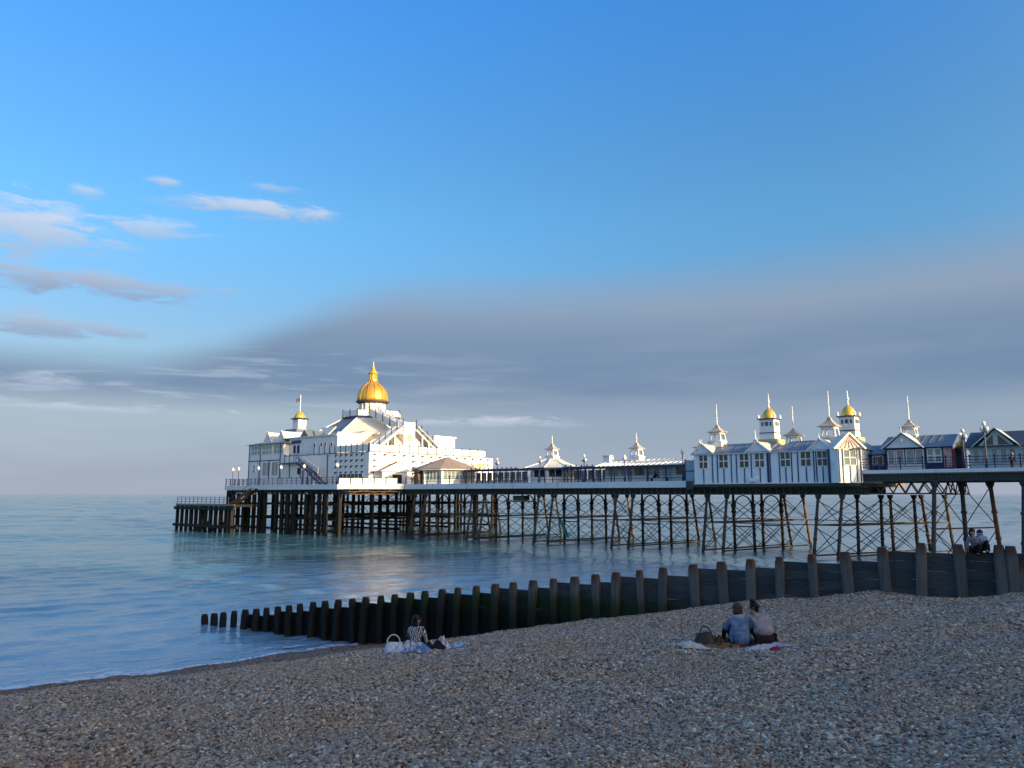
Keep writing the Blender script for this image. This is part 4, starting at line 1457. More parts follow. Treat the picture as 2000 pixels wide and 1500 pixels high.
for i in range(7):
    x = -6.2 + i * 2.7
    part('post', MB().box(x - .06, x + .06, 4.7, 4.82, DZ, 9.98), BLUE, lb)
part('chimney', MB().box(-6.2, -5.2, 7.0, 8.0, 10.3, 11.6).box(-6.32, -5.08, 6.88, 8.12, 11.6, 11.72), WHITE, lb)
cupola(lb, (-1.8, 8.5), 10.8, 1.35, .6, 1.05, .8, 1.3)
cupola(lb, (6.6, 10.2), 10.6, 1.2, .8, .9, .6, .5)
part('glass_screen', MB().box(9.5, 10.7, .6, .68, DZ - .2, 10.4), mat('screen_panel', (.36, .44, .50), .3, var=.08), lb)
part('screen_frame', MB().box(9.42, 9.52, .55, .72, DZ - .3, 10.5).box(10.68, 10.78, .55, .72, DZ - .3, 10.5).box(9.52, 10.68, .55, .72, 9.1, 9.2), BLUE, lb)

# ------------------------------------------------------------------ striped arcade hall with four spires and two gold domes
sb = thing('striped_hall', 'white hall with navy uprights, grey roofs, gold domed towers and spires halfway along the pier', 'amusement hall', (19, 6, DZ))
W0, W1, EZ = 11.1, 26.4, 11.0
part('wall', MB().box(W0, W1, -.3, 15.5, 7.62, EZ), WHITE2, sb)
ch = [(W1 + .002, -.9), (27.3, -1.2), (29.0, .5), (29.0, 8), (W1 + .002, 8)]
part('end_bay', MB().prism(ch, 7.62, EZ), WHITE, sb)
for i, x in enumerate((11.75, 14.2, 16.6, 18.35, 21.15, 23.3, 25.0)):
    w_ = 1.0 if i != 6 else .95
    window(sb, (x, -.3, 9.4), UX, NF, w_, 1.45, 2, 2, WHITE, GLASS, .07)
upn = shared('upright', MB().box(-.05, .05, -.06, 0, 0, 1), BLUE)
for x in (12.25, 13.35, 13.95, 14.7, 15.6, 16.2, 17.1, 17.9, 18.85, 19.75, 20.0, 21.0, 21.65, 22.3, 22.95, 23.8, 24.6, 24.85, 25.48, 26.1):
    mid = any(abs(x - a) < .08 for a in (12.25, 14.7, 17.1, 18.85, 21.65, 23.8, 25.48))
    inst('upright', upn, sb, (x, -.3, 7.66), scale=(1.0 if x != 19.75 else 2.4, 1, (1.68 if mid else 3.3)))
part('plinth_board', MB().box(W0 - .05, W1, -.36, -.302, 7.6, 7.75), WHITE2, sb)
part('eave', MB().box(W0 - .3, W1 + .02, -.5, -.3, EZ - .12, EZ + .02), FASCIA, sb)
part('vent_box', MB().box(17.6, 18.6, -.55, -.31, 7.85, 8.25), WHITE, sb)
r1 = MB().hip(W0 - .3, 19.9, -.55, 7.5, EZ, 12.25, 1.6, .4)
part('roof', seams(r1, W0 + 1.4, 19.4, -.5, EZ, 3.4, 12.22, .9), SLATE, sb)
r2 = MB().hip(19.95, W1 + .1, -.55, 7.5, EZ, 12.25, 1.0, .2)
part('roof', seams(r2, 21, 26.2, -.5, EZ, 3.4, 12.22, .9), SLATE, sb)
part('roof', MB().hip(W0 - .3, W1 + .1, 7.52, 15.8, EZ, 12.3, 1.5, 1.5), SLATE, sb)
for gx, gw in ((12.2, 1.25), (18.7, 1.3), (25.3, 1.2)):
    g_ = part('gable', MB().gable_y(gx - gw, gx + gw, -.42, 2.6, EZ + .02, 12.0), WHITE2, sb)
    part('verge', MB().beam((gx - gw - .15, -.5, EZ - .05), (gx, -.5, 12.12), .14, .14, (0, 1, 0)).beam((gx + gw + .15, -.5, EZ - .05), (gx, -.5, 12.12), .14, .14, (0, 1, 0)), WHITE, g_)
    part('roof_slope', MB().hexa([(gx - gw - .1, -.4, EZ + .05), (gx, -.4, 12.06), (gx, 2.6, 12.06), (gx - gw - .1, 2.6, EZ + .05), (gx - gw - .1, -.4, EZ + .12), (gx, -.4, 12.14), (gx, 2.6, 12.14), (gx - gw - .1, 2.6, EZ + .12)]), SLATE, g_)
    part('roof_slope', MB().hexa([(gx + .004, -.4, 12.06), (gx + gw + .1, -.4, EZ + .05), (gx + gw + .1, 2.6, EZ + .05), (gx + .004, 2.6, 12.06), (gx + .004, -.4, 12.14), (gx + gw + .1, -.4, EZ + .12), (gx + gw + .1, 2.6, EZ + .12), (gx + .004, 2.6, 12.14)]), WROOF, g_)  # slope facing the sun: the pale colour paints its sunlight in
    part('finial', MB().lathe([(.05, 0), (.1, .12), (.03, .25), (.02, .55)], 6, (gx, -.45, 12.1)), WHITE, g_)
# corner bay: window, gable and stripes on the chamfer that faces the shore end
cn = Vector((1, -1, 0)).normalized()
cr_ = Vector((1, 1, 0)).normalized()
co = Vector((27.3, -1.2, 0))
window(sb, co + cr_ * .62 + Vector((0, 0, 9.4)), cr_, cn, 1.2, 1.45, 2, 2, WHITE, PGLASS, .07)
for k, zt in ((.1, 3.3), (.48, 3.3), (1.22, 1.66), (1.93, 3.3), (2.32, 3.3)):
    part('upright', MB().obox(co, cr_, cn, k - .04, k + .04, 7.66, 7.66 + zt, 0, .05), BLUE, sb)
part('corner_post', MB().box(26.2, 26.42, -.98, -.3, 7.62, EZ), BLUE, sb)
bt_ = co + cr_ * 1.2
gp = MB()
A_ = [co + cr_ * -.35 + cn * .12 + Vector((0, 0, EZ)), co + cr_ * 2.75 + cn * .12 + Vector((0, 0, EZ)), bt_ + cn * .12 + Vector((0, 0, 12.5))]
B_ = [p - cn * 2.4 for p in A_]
gp.add(A_ + B_, [(0, 1, 2), (3, 5, 4), (0, 2, 5, 3), (1, 4, 5, 2), (0, 3, 4, 1)])
gb = part('gable', gp, CREAM, sb, label='sunlit corner gable with fan of boards')
fan = MB()
for k in (-.95, -.45, 0, .45, .95):
    fan.beam(bt_ + cn * .16 + Vector((0, 0, 12.2)), bt_ + cn * .16 + cr_ * k + Vector((0, 0, EZ + .1)), .1, .06, cn)
part('fan_board', fan, PINK, gb)
part('verge', MB().beam(A_[0] + cn * .08 - cr_ * .1, A_[2] + cn * .08 + Vector((0, 0, .1)), .16, .18, cn).beam(A_[1] + cn * .08 + cr_ * .1, A_[2] + cn * .08 + Vector((0, 0, .1)), .16, .18, cn), WHITE, gb)
part('roof', MB().hip(W1 + .12, 29.2, -.4, 8.2, EZ + .003, 12.2, 1.2, 1.2), SLATE, sb)
gold_tower(sb, (17.9, 5.2), 11.5, 1.75, 1.7)
gold_tower(sb, (25.5, 9.0), 11.6, 1.75, 1.7)
cupola(sb, (12.4, 3.2), 11.6, 1.5, .9, 1.05, .9, 2.4)
cupola(sb, (19.2, 9.0), 11.3, 1.5, .8, 1.05, .9, 2.6)
cupola(sb, (25.0, 4.0), 11.5, 1.6, .9, 1.15, 1.1, 2.8)
cupola(sb, (12.6, 13.6), 11.2, 1.4, .5, .9, .7, 1.2)

# ------------------------------------------------------------------ navy shop with gables and spire on the upper deck
sp1 = thing('gabled_shop', 'navy and white shop with grey gabled roofs, a spire and a yellow sign', 'shop', (33, 5, SZ))
part('wall', MB().box(31.0, 36.8, 2.0, 9.0, SZ + .003, 11.05), BLUE, sp1)
part('wall', MB().box(27.6, 30.98, 3.2, 9.0, SZ + .003, 10.5), BLUE, sp1)
r_ = MB().gable_x(27.2, 31.2, 2.6, 9.4, 10.5, 11.6)
part('roof', r_, SLATE, sp1)
r_ = seams(MB().gable_x(30.4, 36.9, 1.6, 9.4, 11.0, 12.4), 30.4, 36.9, 1.6, 11.0, 5.5, 12.4, .7)
part('roof', r_, SLATE, sp1)
g_ = part('gable', MB().gable_y(31.1, 34.2, 1.45, 4, 11.02, 12.35), WHITE2, sp1)
part('roof_slope', MB().hexa([(32.66, 1.3, 12.42), (34.5, 1.3, 10.95), (34.5, 4.4, 10.95), (32.66, 4.4, 12.42), (32.66, 1.3, 12.5), (34.5, 1.3, 11.03), (34.5, 4.4, 11.03), (32.66, 4.4, 12.5)]), WROOF, g_)  # sunward slope in a paler colour, its sunlight painted on
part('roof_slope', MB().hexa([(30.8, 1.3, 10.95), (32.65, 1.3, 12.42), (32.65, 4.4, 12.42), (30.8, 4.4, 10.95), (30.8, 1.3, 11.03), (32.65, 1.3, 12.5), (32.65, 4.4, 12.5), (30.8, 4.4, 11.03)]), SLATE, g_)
part('verge', MB().beam((30.75, 1.26, 10.95), (32.65, 1.26, 12.5), .08, .12, (0, 1, 0)).beam((34.55, 1.26, 10.95), (32.65, 1.26, 12.5), .08, .12, (0, 1, 0)), WHITE, g_)
part('finial', MB().tube((32.65, 1.3, 12.45), (32.65, 1.3, 13.1), .05, .03, 5), WHITE, g_)
part('wall_lamp', MB().lathe([(.05, 0), (.14, .15), (.05, .4)], 6, (32.65, 1.3, 11.5)), WHITE, g_)
for x, w_ in ((31.2, .5), (31.95, .6), (32.85, .6), (33.7, .6)):
    window(sp1, (x, 2.0, 9.4), UX, NF, w_, 1.35, 1, 1, WHITE, PGLASS)
for x in (34.75, 35.4):
    window(sp1, (x, 2.0, 9.6), UX, NF, .45, 1.2, 1, 2, WHITE, PGLASS)
window(sp1, (28.2, 3.2, 9.5), UX, NF, .7, .8, 1, 1, WHITE, GLASS)
window(sp1, (29.4, 3.2, 9.5), UX, NF, .9, .8, 2, 1, WHITE, GLASS)
part('poster', MB().box(36.1, 36.78, 1.94, 1.99, SZ + .2, 10.9), PINK, sp1)
part('stall_riser', MB().box(31.05, 34.4, 1.93, 1.99, SZ + .05, 9.3), WHITE2, sp1)
eg = part('end_gable', MB().add([(36.82, 1.8, 11.0), (36.82, 9.2, 11.0), (36.82, 5.5, 12.35), (36.98, 1.8, 11.0), (36.98, 9.2, 11.0), (36.98, 5.5, 12.35)], [(0, 2, 1), (3, 4, 5), (0, 3, 5, 2), (1, 2, 5, 4), (0, 1, 4, 3)]), WHITE, sp1)
part('sign', MB().box(37.0, 37.06, 3.6, 7.2, 11.1, 11.75), YBOARD, eg)
part('verge', MB().beam((37.05, 1.5, 10.9), (37.05, 5.5, 12.48), .3, .12, (1, 0, 0)).beam((37.05, 9.5, 10.9), (37.05, 5.5, 12.48), .3, .12, (1, 0, 0)), WHITE, eg)
part('doorway', MB().box(36.81, 36.85, 3.4, 6.2, SZ + .02, 10.9), DARK, sp1)
part('poster', MB().box(36.81, 36.87, 6.4, 8.4, SZ + .1, 10.8), PINK, sp1)
part('poster', MB().box(36.81, 36.87, 2.1, 3.2, SZ + .1, 10.8), RED, sp1)
cupola(sp1, (32.5, 5.4), 11.7, 1.3, .6, .85, .8, 2.5)

# ------------------------------------------------------------------ pale blue shop at the right
sp2 = thing('pale_shop', 'pale blue boarded shop with dark slate roof and glazed front gable at the shore end', 'shop', (42, 5, SZ))
part('wall', MB().box(38.2, 47.5, 2.6, 9.5, SZ + .003, 10.95), PALEBLUE, sp2)
part('roof', MB().gable_x(37.8, 47.9, 2.1, 10.0, 10.9, 12.5), TILE, sp2)
g_ = part('gable', MB().gable_y(38.9, 41.9, 2.3, 5.0, 10.93, 12.45), PALEBLUE, sp2)
part('gable_pane', MB().add([(39.35, 2.27, 11.05), (40.2, 2.27, 11.05), (40.2, 2.27, 11.95), (39.35, 2.29, 11.05), (40.2, 2.29, 11.05), (40.2, 2.29, 11.95)], [(0, 1, 2), (3, 5, 4), (0, 3, 4, 1), (1, 4, 5, 2), (2, 5, 3, 0)]), GLASS, g_)
part('gable_pane', MB().add([(41.45, 2.27, 11.05), (40.6, 2.27, 11.05), (40.6, 2.27, 11.95), (41.45, 2.29, 11.05), (40.6, 2.29, 11.05), (40.6, 2.29, 11.95)], [(0, 2, 1), (3, 4, 5), (0, 1, 4, 3), (1, 2, 5, 4), (2, 0, 3, 5)]), GLASS, g_)
part('roof_slope', MB().hexa([(40.41, 2.0, 12.52), (42.3, 2.0, 10.85), (42.3, 5.6, 10.85), (40.41, 5.6, 12.52), (40.41, 2.0, 12.6), (42.3, 2.0, 10.93), (42.3, 5.6, 10.93), (40.41, 5.6, 12.6)]), WROOF, g_)  # sunlit half of the gable roof, painted paler than the slate half
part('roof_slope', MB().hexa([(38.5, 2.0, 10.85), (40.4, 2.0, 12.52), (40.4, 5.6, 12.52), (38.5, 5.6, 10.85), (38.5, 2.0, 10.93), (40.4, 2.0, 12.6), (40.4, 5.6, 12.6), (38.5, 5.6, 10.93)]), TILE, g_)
part('verge', MB().beam((38.45, 1.95, 10.85), (40.4, 1.95, 12.6), .08, .1, (0, 1, 0)).beam((42.35, 1.95, 10.85), (40.4, 1.95, 12.6), .08, .1, (0, 1, 0)), PALEBLUE, g_)
for x in (38.5, 39.2, 40.0, 40.7, 41.4, 42.3, 43.2, 44.2):
    window(sp2, (x, 2.6, 9.5), UX, NF, .42, 1.15, 1, 1, PALEBLUE, PGLASS)

# ------------------------------------------------------------------ lamp posts


def lamp(t_, v_, z, h, globes, label, group):
    o = thing('lamp_post', label, 'lamp post', (t_, v_, z), group)
    part('base', MB().lathe([(.16, 0), (.16, .3), (.1, .4), (.08, .9)], 8, (t_, v_, z)), BLUE, o)
    part('post', MB().tube((t_, v_, z + .9), (t_, v_, z + h), .065, .05, 8), BLUE, o)
    if globes == 1:
        g = part('globe', MB().lathe([(.06, -.05), (.2, .05), (.25, .25), (.2, .45), (.08, .56), (.02, .68)], 12, (t_, v_, z + h)), GLOBE, o, smooth=True)
    else:
        part('bracket', MB().beam((t_ - .2, v_, z + h - .25), (t_ + .2, v_, z + h - .25), .06, .08).tube((t_, v_, z + h), (t_, v_, z + h + .35), .05, .04, 6), BLUE, o)
        for dx in (-.2, 0, .2):
            zz = z + h - .2 + (.5 if dx == 0 else 0)
            part('globe', MB().lathe([(.05, 0), (.15, .08), (.18, .2), (.14, .34), (.03, .44)], 12, (t_ + dx, v_, zz)), GLOBE, o, smooth=True)
    return o


gl_ = 'lamp posts along the pier'
lamp(-80.9, -5.0, DZ, 2.75, 1, 'lamp post farthest out to sea at the corner of the pier head', gl_)
lamp(-76.5, -6.4, DZ, 2.75, 1, 'lamp post second from the sea end, clear of the pavilion', gl_)
lamp(-69.9, -6.4, DZ, 2.75, 1, 'white globe lamp in front of the glazed seaward block', gl_)
lamp(-62.9, -6.4, DZ, 2.75, 1, 'white globe lamp in front of the screen wall of the pavilion', gl_)
lamp(-56.2, -6.4, DZ, 2.75, 1, 'white globe lamp beside the outside stair of the pavilion', gl_)
lamp(-47.3, -6.4, DZ, 2.75, 1, 'white globe lamp at the corner before the sunlit parapet', gl_)
lamp(-22.0, 3.0, DZ, 3.0, 3, 'triple globe lamp right of the domed pavilion by the wind shelter', gl_)
lamp(-12.6, 1.2, DZ, 2.9, 3, 'triple globe lamp left of the cupola kiosk at the deck edge', gl_)
lamp(-5.3, 1.2, DZ, 2.9, 3, 'triple globe lamp between the cupola kiosk and the long cafe', gl_)
lamp(1.0, .95, DZ, 2.7, 1, 'single globe lamp in front of the middle of the long pale cafe', gl_)
lamp(7.9, 3.0, DZ, 3.3, 1, 'tall single globe lamp at the right end of the long cafe near the striped hall', gl_)
lamp(37.95, 1.2, SZ, 3.0, 3, 'triple globe lamp between the navy shop and the pale blue shop', gl_)
lamp(39.75, 1.1, SZ, 3.6, 3, 'triple globe lamp in front of the pale blue shop gable', gl_)

# turquoise net caught on the pier legs
net = MB()
random.seed(5)
for i in range(6):
    a = Vector((-12.2 + i * .25, 4.5, 3.6 - i * .42))
    net.add([a, a + Vector((.5, .1, -.25)), a + Vector((.62, .12, -.95)), a + Vector((.1, .05, -.7)), a + Vector((0, .05, 0)), a + Vector((.5, .15, -.25)), a + Vector((.62, .17, -.95)), a + Vector((.1, .1, -.7))],
            [(0, 1, 2, 3), (7, 6, 5, 4), (0, 4, 5, 1), (1, 5, 6, 2), (2, 6, 7, 3), (3, 7, 4, 0)])
nt = thing('fishing_net', 'torn turquoise net hanging from the pier legs', 'net', (-12, 4.5, 0))
part('netting', net, NET, nt)
# ------------------------------------------------------------------ groyne


def wood(name, c0, c1, top=None, algae=None, stretch=(9, 9, 1.2)):
    m_ = bpy.data.materials.new(name)
    m_.use_nodes = True
    t_ = NT(m_.node_tree)
    b = m_.node_tree.nodes['Principled BSDF']
    tc_ = t_.new('ShaderNodeTexCoord').outputs['Object']
    geo = t_.new('ShaderNodeNewGeometry').outputs['Position']
    gz = t_.new('ShaderNodeSeparateXYZ', {0: geo}).outputs[2]
    gx = t_.new('ShaderNodeSeparateXYZ', {0: geo}).outputs[0]
    rnd = t_.new('ShaderNodeObjectInfo').outputs['Random']
    n1 = t_.noise(t_.vmul(geo, stretch), 1.0, 8.0, 0.65, 0.6)
    c = t_.mix(n1, (*c0, 1), (*c1, 1))
    c = t_.mix(1.0, c, t_.ramp(rnd, [(0, (.72, .72, .75)), (1, (1.2, 1.15, 1.1))]), 'MULTIPLY')
    if top:     # rust and weather stain at the head of a post, in object space
        oz = t_.new('ShaderNodeSeparateXYZ', {0: tc_}).outputs[2]
        k = t_.smooth(t_.m('ADD', oz, t_.m('MULTIPLY', t_.m('SUBTRACT', n1, .5), .5)), -.42, -.05)
        c = t_.mix(k, c, (*top, 1))
    # dark and green low on the beach where the tide reaches
    tide = t_.smooth(t_.m('ADD', gz, t_.m('MULTIPLY', n1, .8)), 3.5, 2.6)
    c = t_.mix(t_.m('MULTIPLY', tide, .75), c, t_.mix(1.0, c, (.24, .26, .22, 1), 'MULTIPLY'))
    an = t_.noise(geo, .55, 4.0, .6)
    al = t_.m('MULTIPLY', t_.m('MULTIPLY', t_.smooth(gz, 3.0, 2.3), t_.smooth(gz, 1.0, 1.9)), t_.smooth(an, .38, .55))
    c = t_.mix(t_.m('MULTIPLY', al, .85), c, (.018, .040, .006, 1))
    low = t_.smooth(gz, 2.5, 1.5)
    c = t_.mix(t_.m('MULTIPLY', low, .93), c, (.007, .0075, .007, 1))
    m_.node_tree.links.new(c, b.inputs['Base Color'])
    b.inputs['Roughness'].default_value = .75
    b.inputs['Specular IOR Level'].default_value = .3
    bu_ = t_.new('ShaderNodeBump', {'Strength': .6, 'Distance': .02, 'Height': n1})
    m_.node_tree.links.new(bu_.outputs[0], b.inputs['Normal'])
    return m_


POSTW = wood('groyne_post_timber', (.04, .045, .046), (.20, .20, .19), (.09, .045, .028), stretch=(10, 10, 1.0))
PLANKW = wood('groyne_plank_timber', (.03, .038, .042), (.13, .14, .145), stretch=(2.2, 2.2, 16))
gro = thing('groyne', 'dark timber groyne of square posts and planks stepping down the beach into the sea', 'groyne', (GT0.x, GT0.y, 3.4), world_frame=True)
gang = math.atan2(GTD.y, GTD.x)
tops = [(2090, 1062), (2030, 1063), (1950, 1064), (1871, 1063), (1799, 1060), (1722.5, 1068), (1651, 1077.5), (1586, 1082), (1523.5, 1087.5), (1467, 1091.5), (1410, 1096.5), (1355, 1102), (1297, 1108.2),
        (1250.5, 1113.3), (1205.5, 1117.5), (1165, 1121.4), (1124.5, 1125.6), (1083, 1129.8), (1044, 1133), (1005, 1137), (970, 1140.2), (933, 1144), (897, 1147.2), (867, 1150.3),
        (833, 1153.5), (805, 1157), (774, 1160.5), (747, 1163), (718, 1165.8), (691, 1168.5), (664, 1170.6), (638, 1173.1), (615, 1175.2), (589, 1178.7), (568, 1181.5), (546, 1184),
        (524, 1186.7), (504, 1188.5), (483, 1190.2), (461, 1192.7), (440, 1195.5), (422, 1197.2), (403, 1199)]


def ray_dir(px, py):
    dx, dy = px - 1000, py - 750
    return Vector((dx, 1500 * math.cos(PITCH) + dy * math.sin(PITCH), 1500 * math.sin(PITCH) - dy * math.cos(PITCH)))


posts = []
for px, py in tops:
    d = ray_dir(px, py)
    k = d.x / d.y
    s = (GT0.x - k * GT0.y) / (k * GTD.y - GTD.x)
    y = GT0.y + s * GTD.y
    posts.append((s, EYE + d.z / d.y * y))
PW = .15
pm_ = {}


def post_mesh(h):
    key = round(h, 1)
    if key not in pm_:
        o_ = lambda r_, c: [(r_, c), (c, r_), (-c, r_), (-r_, c), (-r_, -c), (-c, -r_), (c, -r_), (r_, -c)]
        mb = MB().frustum(o_(PW, PW * .62), -key, o_(PW, PW * .62), -.28).frustum(o_(PW, PW * .62), -.28, o_(PW * .93, PW * .6), -.16).frustum(o_(PW * .93, PW * .6), -.16, o_(PW * .74, PW * .52), 0)
        pm_[key] = shared('post', mb, POSTW)
    return pm_[key]


random.seed(3)
for i, (s, z) in enumerate(posts):
    x, y = GT0.x + GTD.x * s, GT0.y + GTD.y * s
    gz = min(ground(x + .3 * GTD.y, y - .3 * GTD.x), ground(x - .5 * GTD.y, y + .5 * GTD.x))
    o = bpy.data.objects.new('post', post_mesh(max(.6, z - gz + .5)))
    COL.objects.link(o)
    o.parent = gro
    o.location = Vector((x - GTD.y * .10, y + GTD.x * .10, z)) - Vector(gro.location)
    o.rotation_euler = (random.uniform(-.05, .05), random.uniform(-.055, .055), gang + random.uniform(-.12, .12))
    o.scale = (random.uniform(.82, 1.14), random.uniform(.88, 1.1), 1)
# extra piles clamped beside the post where the two people sit
for ds, dz, dd in ((-.28, -.02, .12), (-.5, -.42, .0)):
    s, z = posts[2][0] + ds, posts[2][1] + dz
    x, y = GT0.x + GTD.x * s - GTD.y * dd, GT0.y + GTD.y * s + GTD.x * dd
    o = bpy.data.objects.new('post', post_mesh(2.0))
    COL.objects.link(o)
    o.parent = gro
    o.location = Vector((x, y, z)) - Vector(gro.location)
    o.rotation_euler = (0, 0, gang + .1)
pl = {}
drop = .28
tops_z = []
for i in range(len(posts) - 1):
    (s0, z0), (s1, z1) = posts[i], posts[i + 1]
    zt = min(z0, z1) - drop * (1.0 if i < 28 else 1.25)
    # planks run level over a few bays, then step
    if tops_z and i % 3 and zt < tops_z[-1] and tops_z[-1] - zt < .22:
        zt = tops_z[-1] if tops_z[-1] < min(z0, z1) - .05 else zt
    tops_z.append(zt)
    if i > 37:
        continue
    sm_ = (s0 + s1) / 2
    x, y = GT0.x + GTD.x * sm_, GT0.y + GTD.y * sm_
    gz = min(ground(x + .4 * GTD.y, y - .4 * GTD.x), ground(x - .5 * GTD.y, y + .5 * GTD.x)) - .25
    n = max(1, min(7, math.ceil((zt - gz) / .27)))
    L_ = s1 - s0 - .006
    for k in range(n):
        h = .262
        off = random.uniform(-.03, .02)
        zc = zt - k * .27 - .131
        key = (round(L_, 2))
        if key not in pl:
            pl[key] = shared('plank', MB().box(-L_ / 2, L_ / 2, -.045, .045, -.131, .131), PLANKW)
        o = bpy.data.objects.new('plank', pl[key])
        COL.objects.link(o)
        o.parent = gro
        o.location = Vector((x - GTD.y * (-.10 + off), y + GTD.x * (-.10 + off), zc)) - Vector(gro.location)
        o.rotation_euler = (0, random.uniform(-.014, .014), gang)


# ------------------------------------------------------------------ things on the beach


def spot(px, py):
    d = ray_dir(px, py)
    d /= d.y
    y = 5.0
    while y < 60:
        p = Vector((0, 0, EYE)) + d * y
        if p.z <= ground(p.x, p.y):
            break
        y += .02
    return Vector((p.x, p.y, ground(p.x, p.y)))


def cloth_mat(name, color, color2=None, scale=8.0, lo=.48, hi=.56, rough=.85, wave=False):
    if name in MATS:
        return MATS[name]
    m_ = bpy.data.materials.new(name)
    m_.use_nodes = True
    t_ = NT(m_.node_tree)
    b = m_.node_tree.nodes['Principled BSDF']
    tc_ = t_.new('ShaderNodeTexCoord').outputs['Object']
    n1 = t_.noise(tc_, 14.0, 4.0)
    c = t_.mix(1.0, (*color, 1), t_.ramp(n1, [(.3, (.78, .78, .78)), (.7, (1.15, 1.15, 1.15))]), 'MULTIPLY')
    if color2:
        if wave:
            wv = t_.new('ShaderNodeTexWave', {'Vector': tc_, 'Scale': scale, 'Distortion': 9.0, 'Detail': 2.0, 'Detail Scale': 1.2})
            f = t_.smooth(wv.outputs['Fac'], lo, hi)
        else:
            f = t_.smooth(t_.noise(tc_, scale, 3.0, .5, .8), lo, hi)
        c = t_.mix(f, c, (*color2, 1))
    m_.node_tree.links.new(c, b.inputs['Base Color'])
    b.inputs['Roughness'].default_value = rough
    b.inputs['Specular IOR Level'].default_value = .2
    bu_ = t_.new('ShaderNodeBump', {'Strength': .35, 'Distance': .01, 'Height': t_.noise(tc_, 40.0, 4.0)})
    m_.node_tree.links.new(bu_.outputs[0], b.inputs['Normal'])
    MATS[name] = m_
    return m_


SKIN = cloth_mat('skin', (.52, .32, .24), rough=.6)
DENIM = cloth_mat('denim', (.16, .23, .36), (.10, .15, .26), 11.0)
TAUPE = cloth_mat('taupe_knit', (.34, .29, .30))
BLACKC = cloth_mat('black_cloth', (.014, .013, .015))
MAROON = cloth_mat('dark_maroon_cloth', (.035, .014, .016))
BROWNH = cloth_mat('brown_hair', (.10, .055, .030), (.055, .03, .018), 20.0, rough=.5)
BLACKH = cloth_mat('black_hair', (.012, .010, .010), rough=.45)
ZEBRA = cloth_mat('white_black_pattern', (.46, .44, .48), (.03, .028, .035), 5.5, .45, .55, wave=True)
GREYC = cloth_mat('grey_sleeve', (.30, .30, .33))
SWEAT = cloth_mat('grey_sweatshirt', (.22, .22, .26), (.10, .12, .20), 5.0, .60, .64)
LBLUE = cloth_mat('light_blue_cloth', (.27, .35, .50))
TOWEL = cloth_mat('blue_white_towel', (.50, .52, .55), (.10, .19, .36), 5.0, .46, .56)
WTOWEL = cloth_mat('white_towel', (.50, .49, .47), (.36, .42, .52), 6.0, .55, .68)
LILAC = cloth_mat('lilac_white_cloth', (.52, .48, .50), (.26, .30, .44), 6.0, .52, .6)
ORANGE = cloth_mat('brown_orange_rug', (.24, .12, .045), (.045, .03, .02), 13.0, .46, .54)
PINKC = cloth_mat('pink_cloth', (.60, .36, .40), (.72, .66, .70), 8.0)
LEATHER = cloth_mat('dark_leather', (.040, .034, .036), (.085, .04, .035), 6.0, rough=.5)
TOTE = cloth_mat('white_canvas', (.56, .60, .64), (.40, .45, .50), 7.0)
REDC = cloth_mat('red_cloth', (.42, .03, .06))


def skin_mesh(nodes, edges, name, subdiv=2):
    """nodes: list of (pos, rx, ry); a Skin + Subdivision surface, applied"""
    me = bpy.data.meshes.new(name)
    me.from_pydata([n[0] for n in nodes], edges, [])
    tmp = bpy.data.objects.new('tmp_skin', me)
    COL.objects.link(tmp)
    md_ = tmp.modifiers.new('skin', 'SKIN')
    md_.use_smooth_shade = True
    for i, n in enumerate(nodes):
        me.skin_vertices[0].data[i].radius = (n[1], n[2])
        me.skin_vertices[0].data[i].use_root = (i == 0)
    ss_ = tmp.modifiers.new('sub', 'SUBSURF')
    ss_.levels = ss_.render_levels = subdiv
    dg = bpy.context.evaluated_depsgraph_get()
    ev = tmp.evaluated_get(dg)
    out = bpy.data.meshes.new_from_object(ev)
    out.name = name
    bpy.data.objects.remove(tmp)
    for p in out.polygons:
        p.use_smooth = True
    return out


def child(name, me, m_, parent):
    me.materials.clear()
    me.materials.append(m_)
    o = bpy.data.objects.new(name, me)
    COL.objects.link(o)
    o.parent = parent
    BASE[o.name] = Vector((0, 0, 0))
    return o


# joints of a seated figure facing +y, knees up; viewer behind at -y
SEAT = dict(hip=(0, 0, .12), waist=(0, .03, .28), chest=(0, .08, .45), neck0=(0, .11, .56), neck=(0, .13, .62), jaw=(0, .155, .68), head=(0, .15, .75), crown=(0, .145, .83),
            hipL=(-.1, .04, .12), kneeL=(-.14, .42, .40), ankL=(-.13, .60, .07), toeL=(-.13, .76, .05), hipR=(.1, .04, .12), kneeR=(.13, .42, .40), ankR=(.12, .60, .07), toeR=(.12, .76, .05),
            shL=(-.165, .09, .52), elL=(-.23, .22, .33), haL=(-.10, .40, .36), shR=(.165, .09, .52), elR=(.23, .22, .33), haR=(.10, .40, .36))
RAD = dict(hip=(.15, .12), waist=(.125, .10), chest=(.14, .10), neck0=(.08, .07), neck=(.05, .05), jaw=(.065, .07), head=(.082, .095), crown=(.055, .06),
           hipL=(.10, .10), hipR=(.10, .10), kneeL=(.065, .065), kneeR=(.065, .065), ankL=(.042, .045), ankR=(.042, .045), toeL=(.035, .028), toeR=(.035, .028),
           shL=(.068, .066), shR=(.068, .066), elL=(.045, .045), elR=(.045, .045), haL=(.03, .034), haR=(.03, .034))
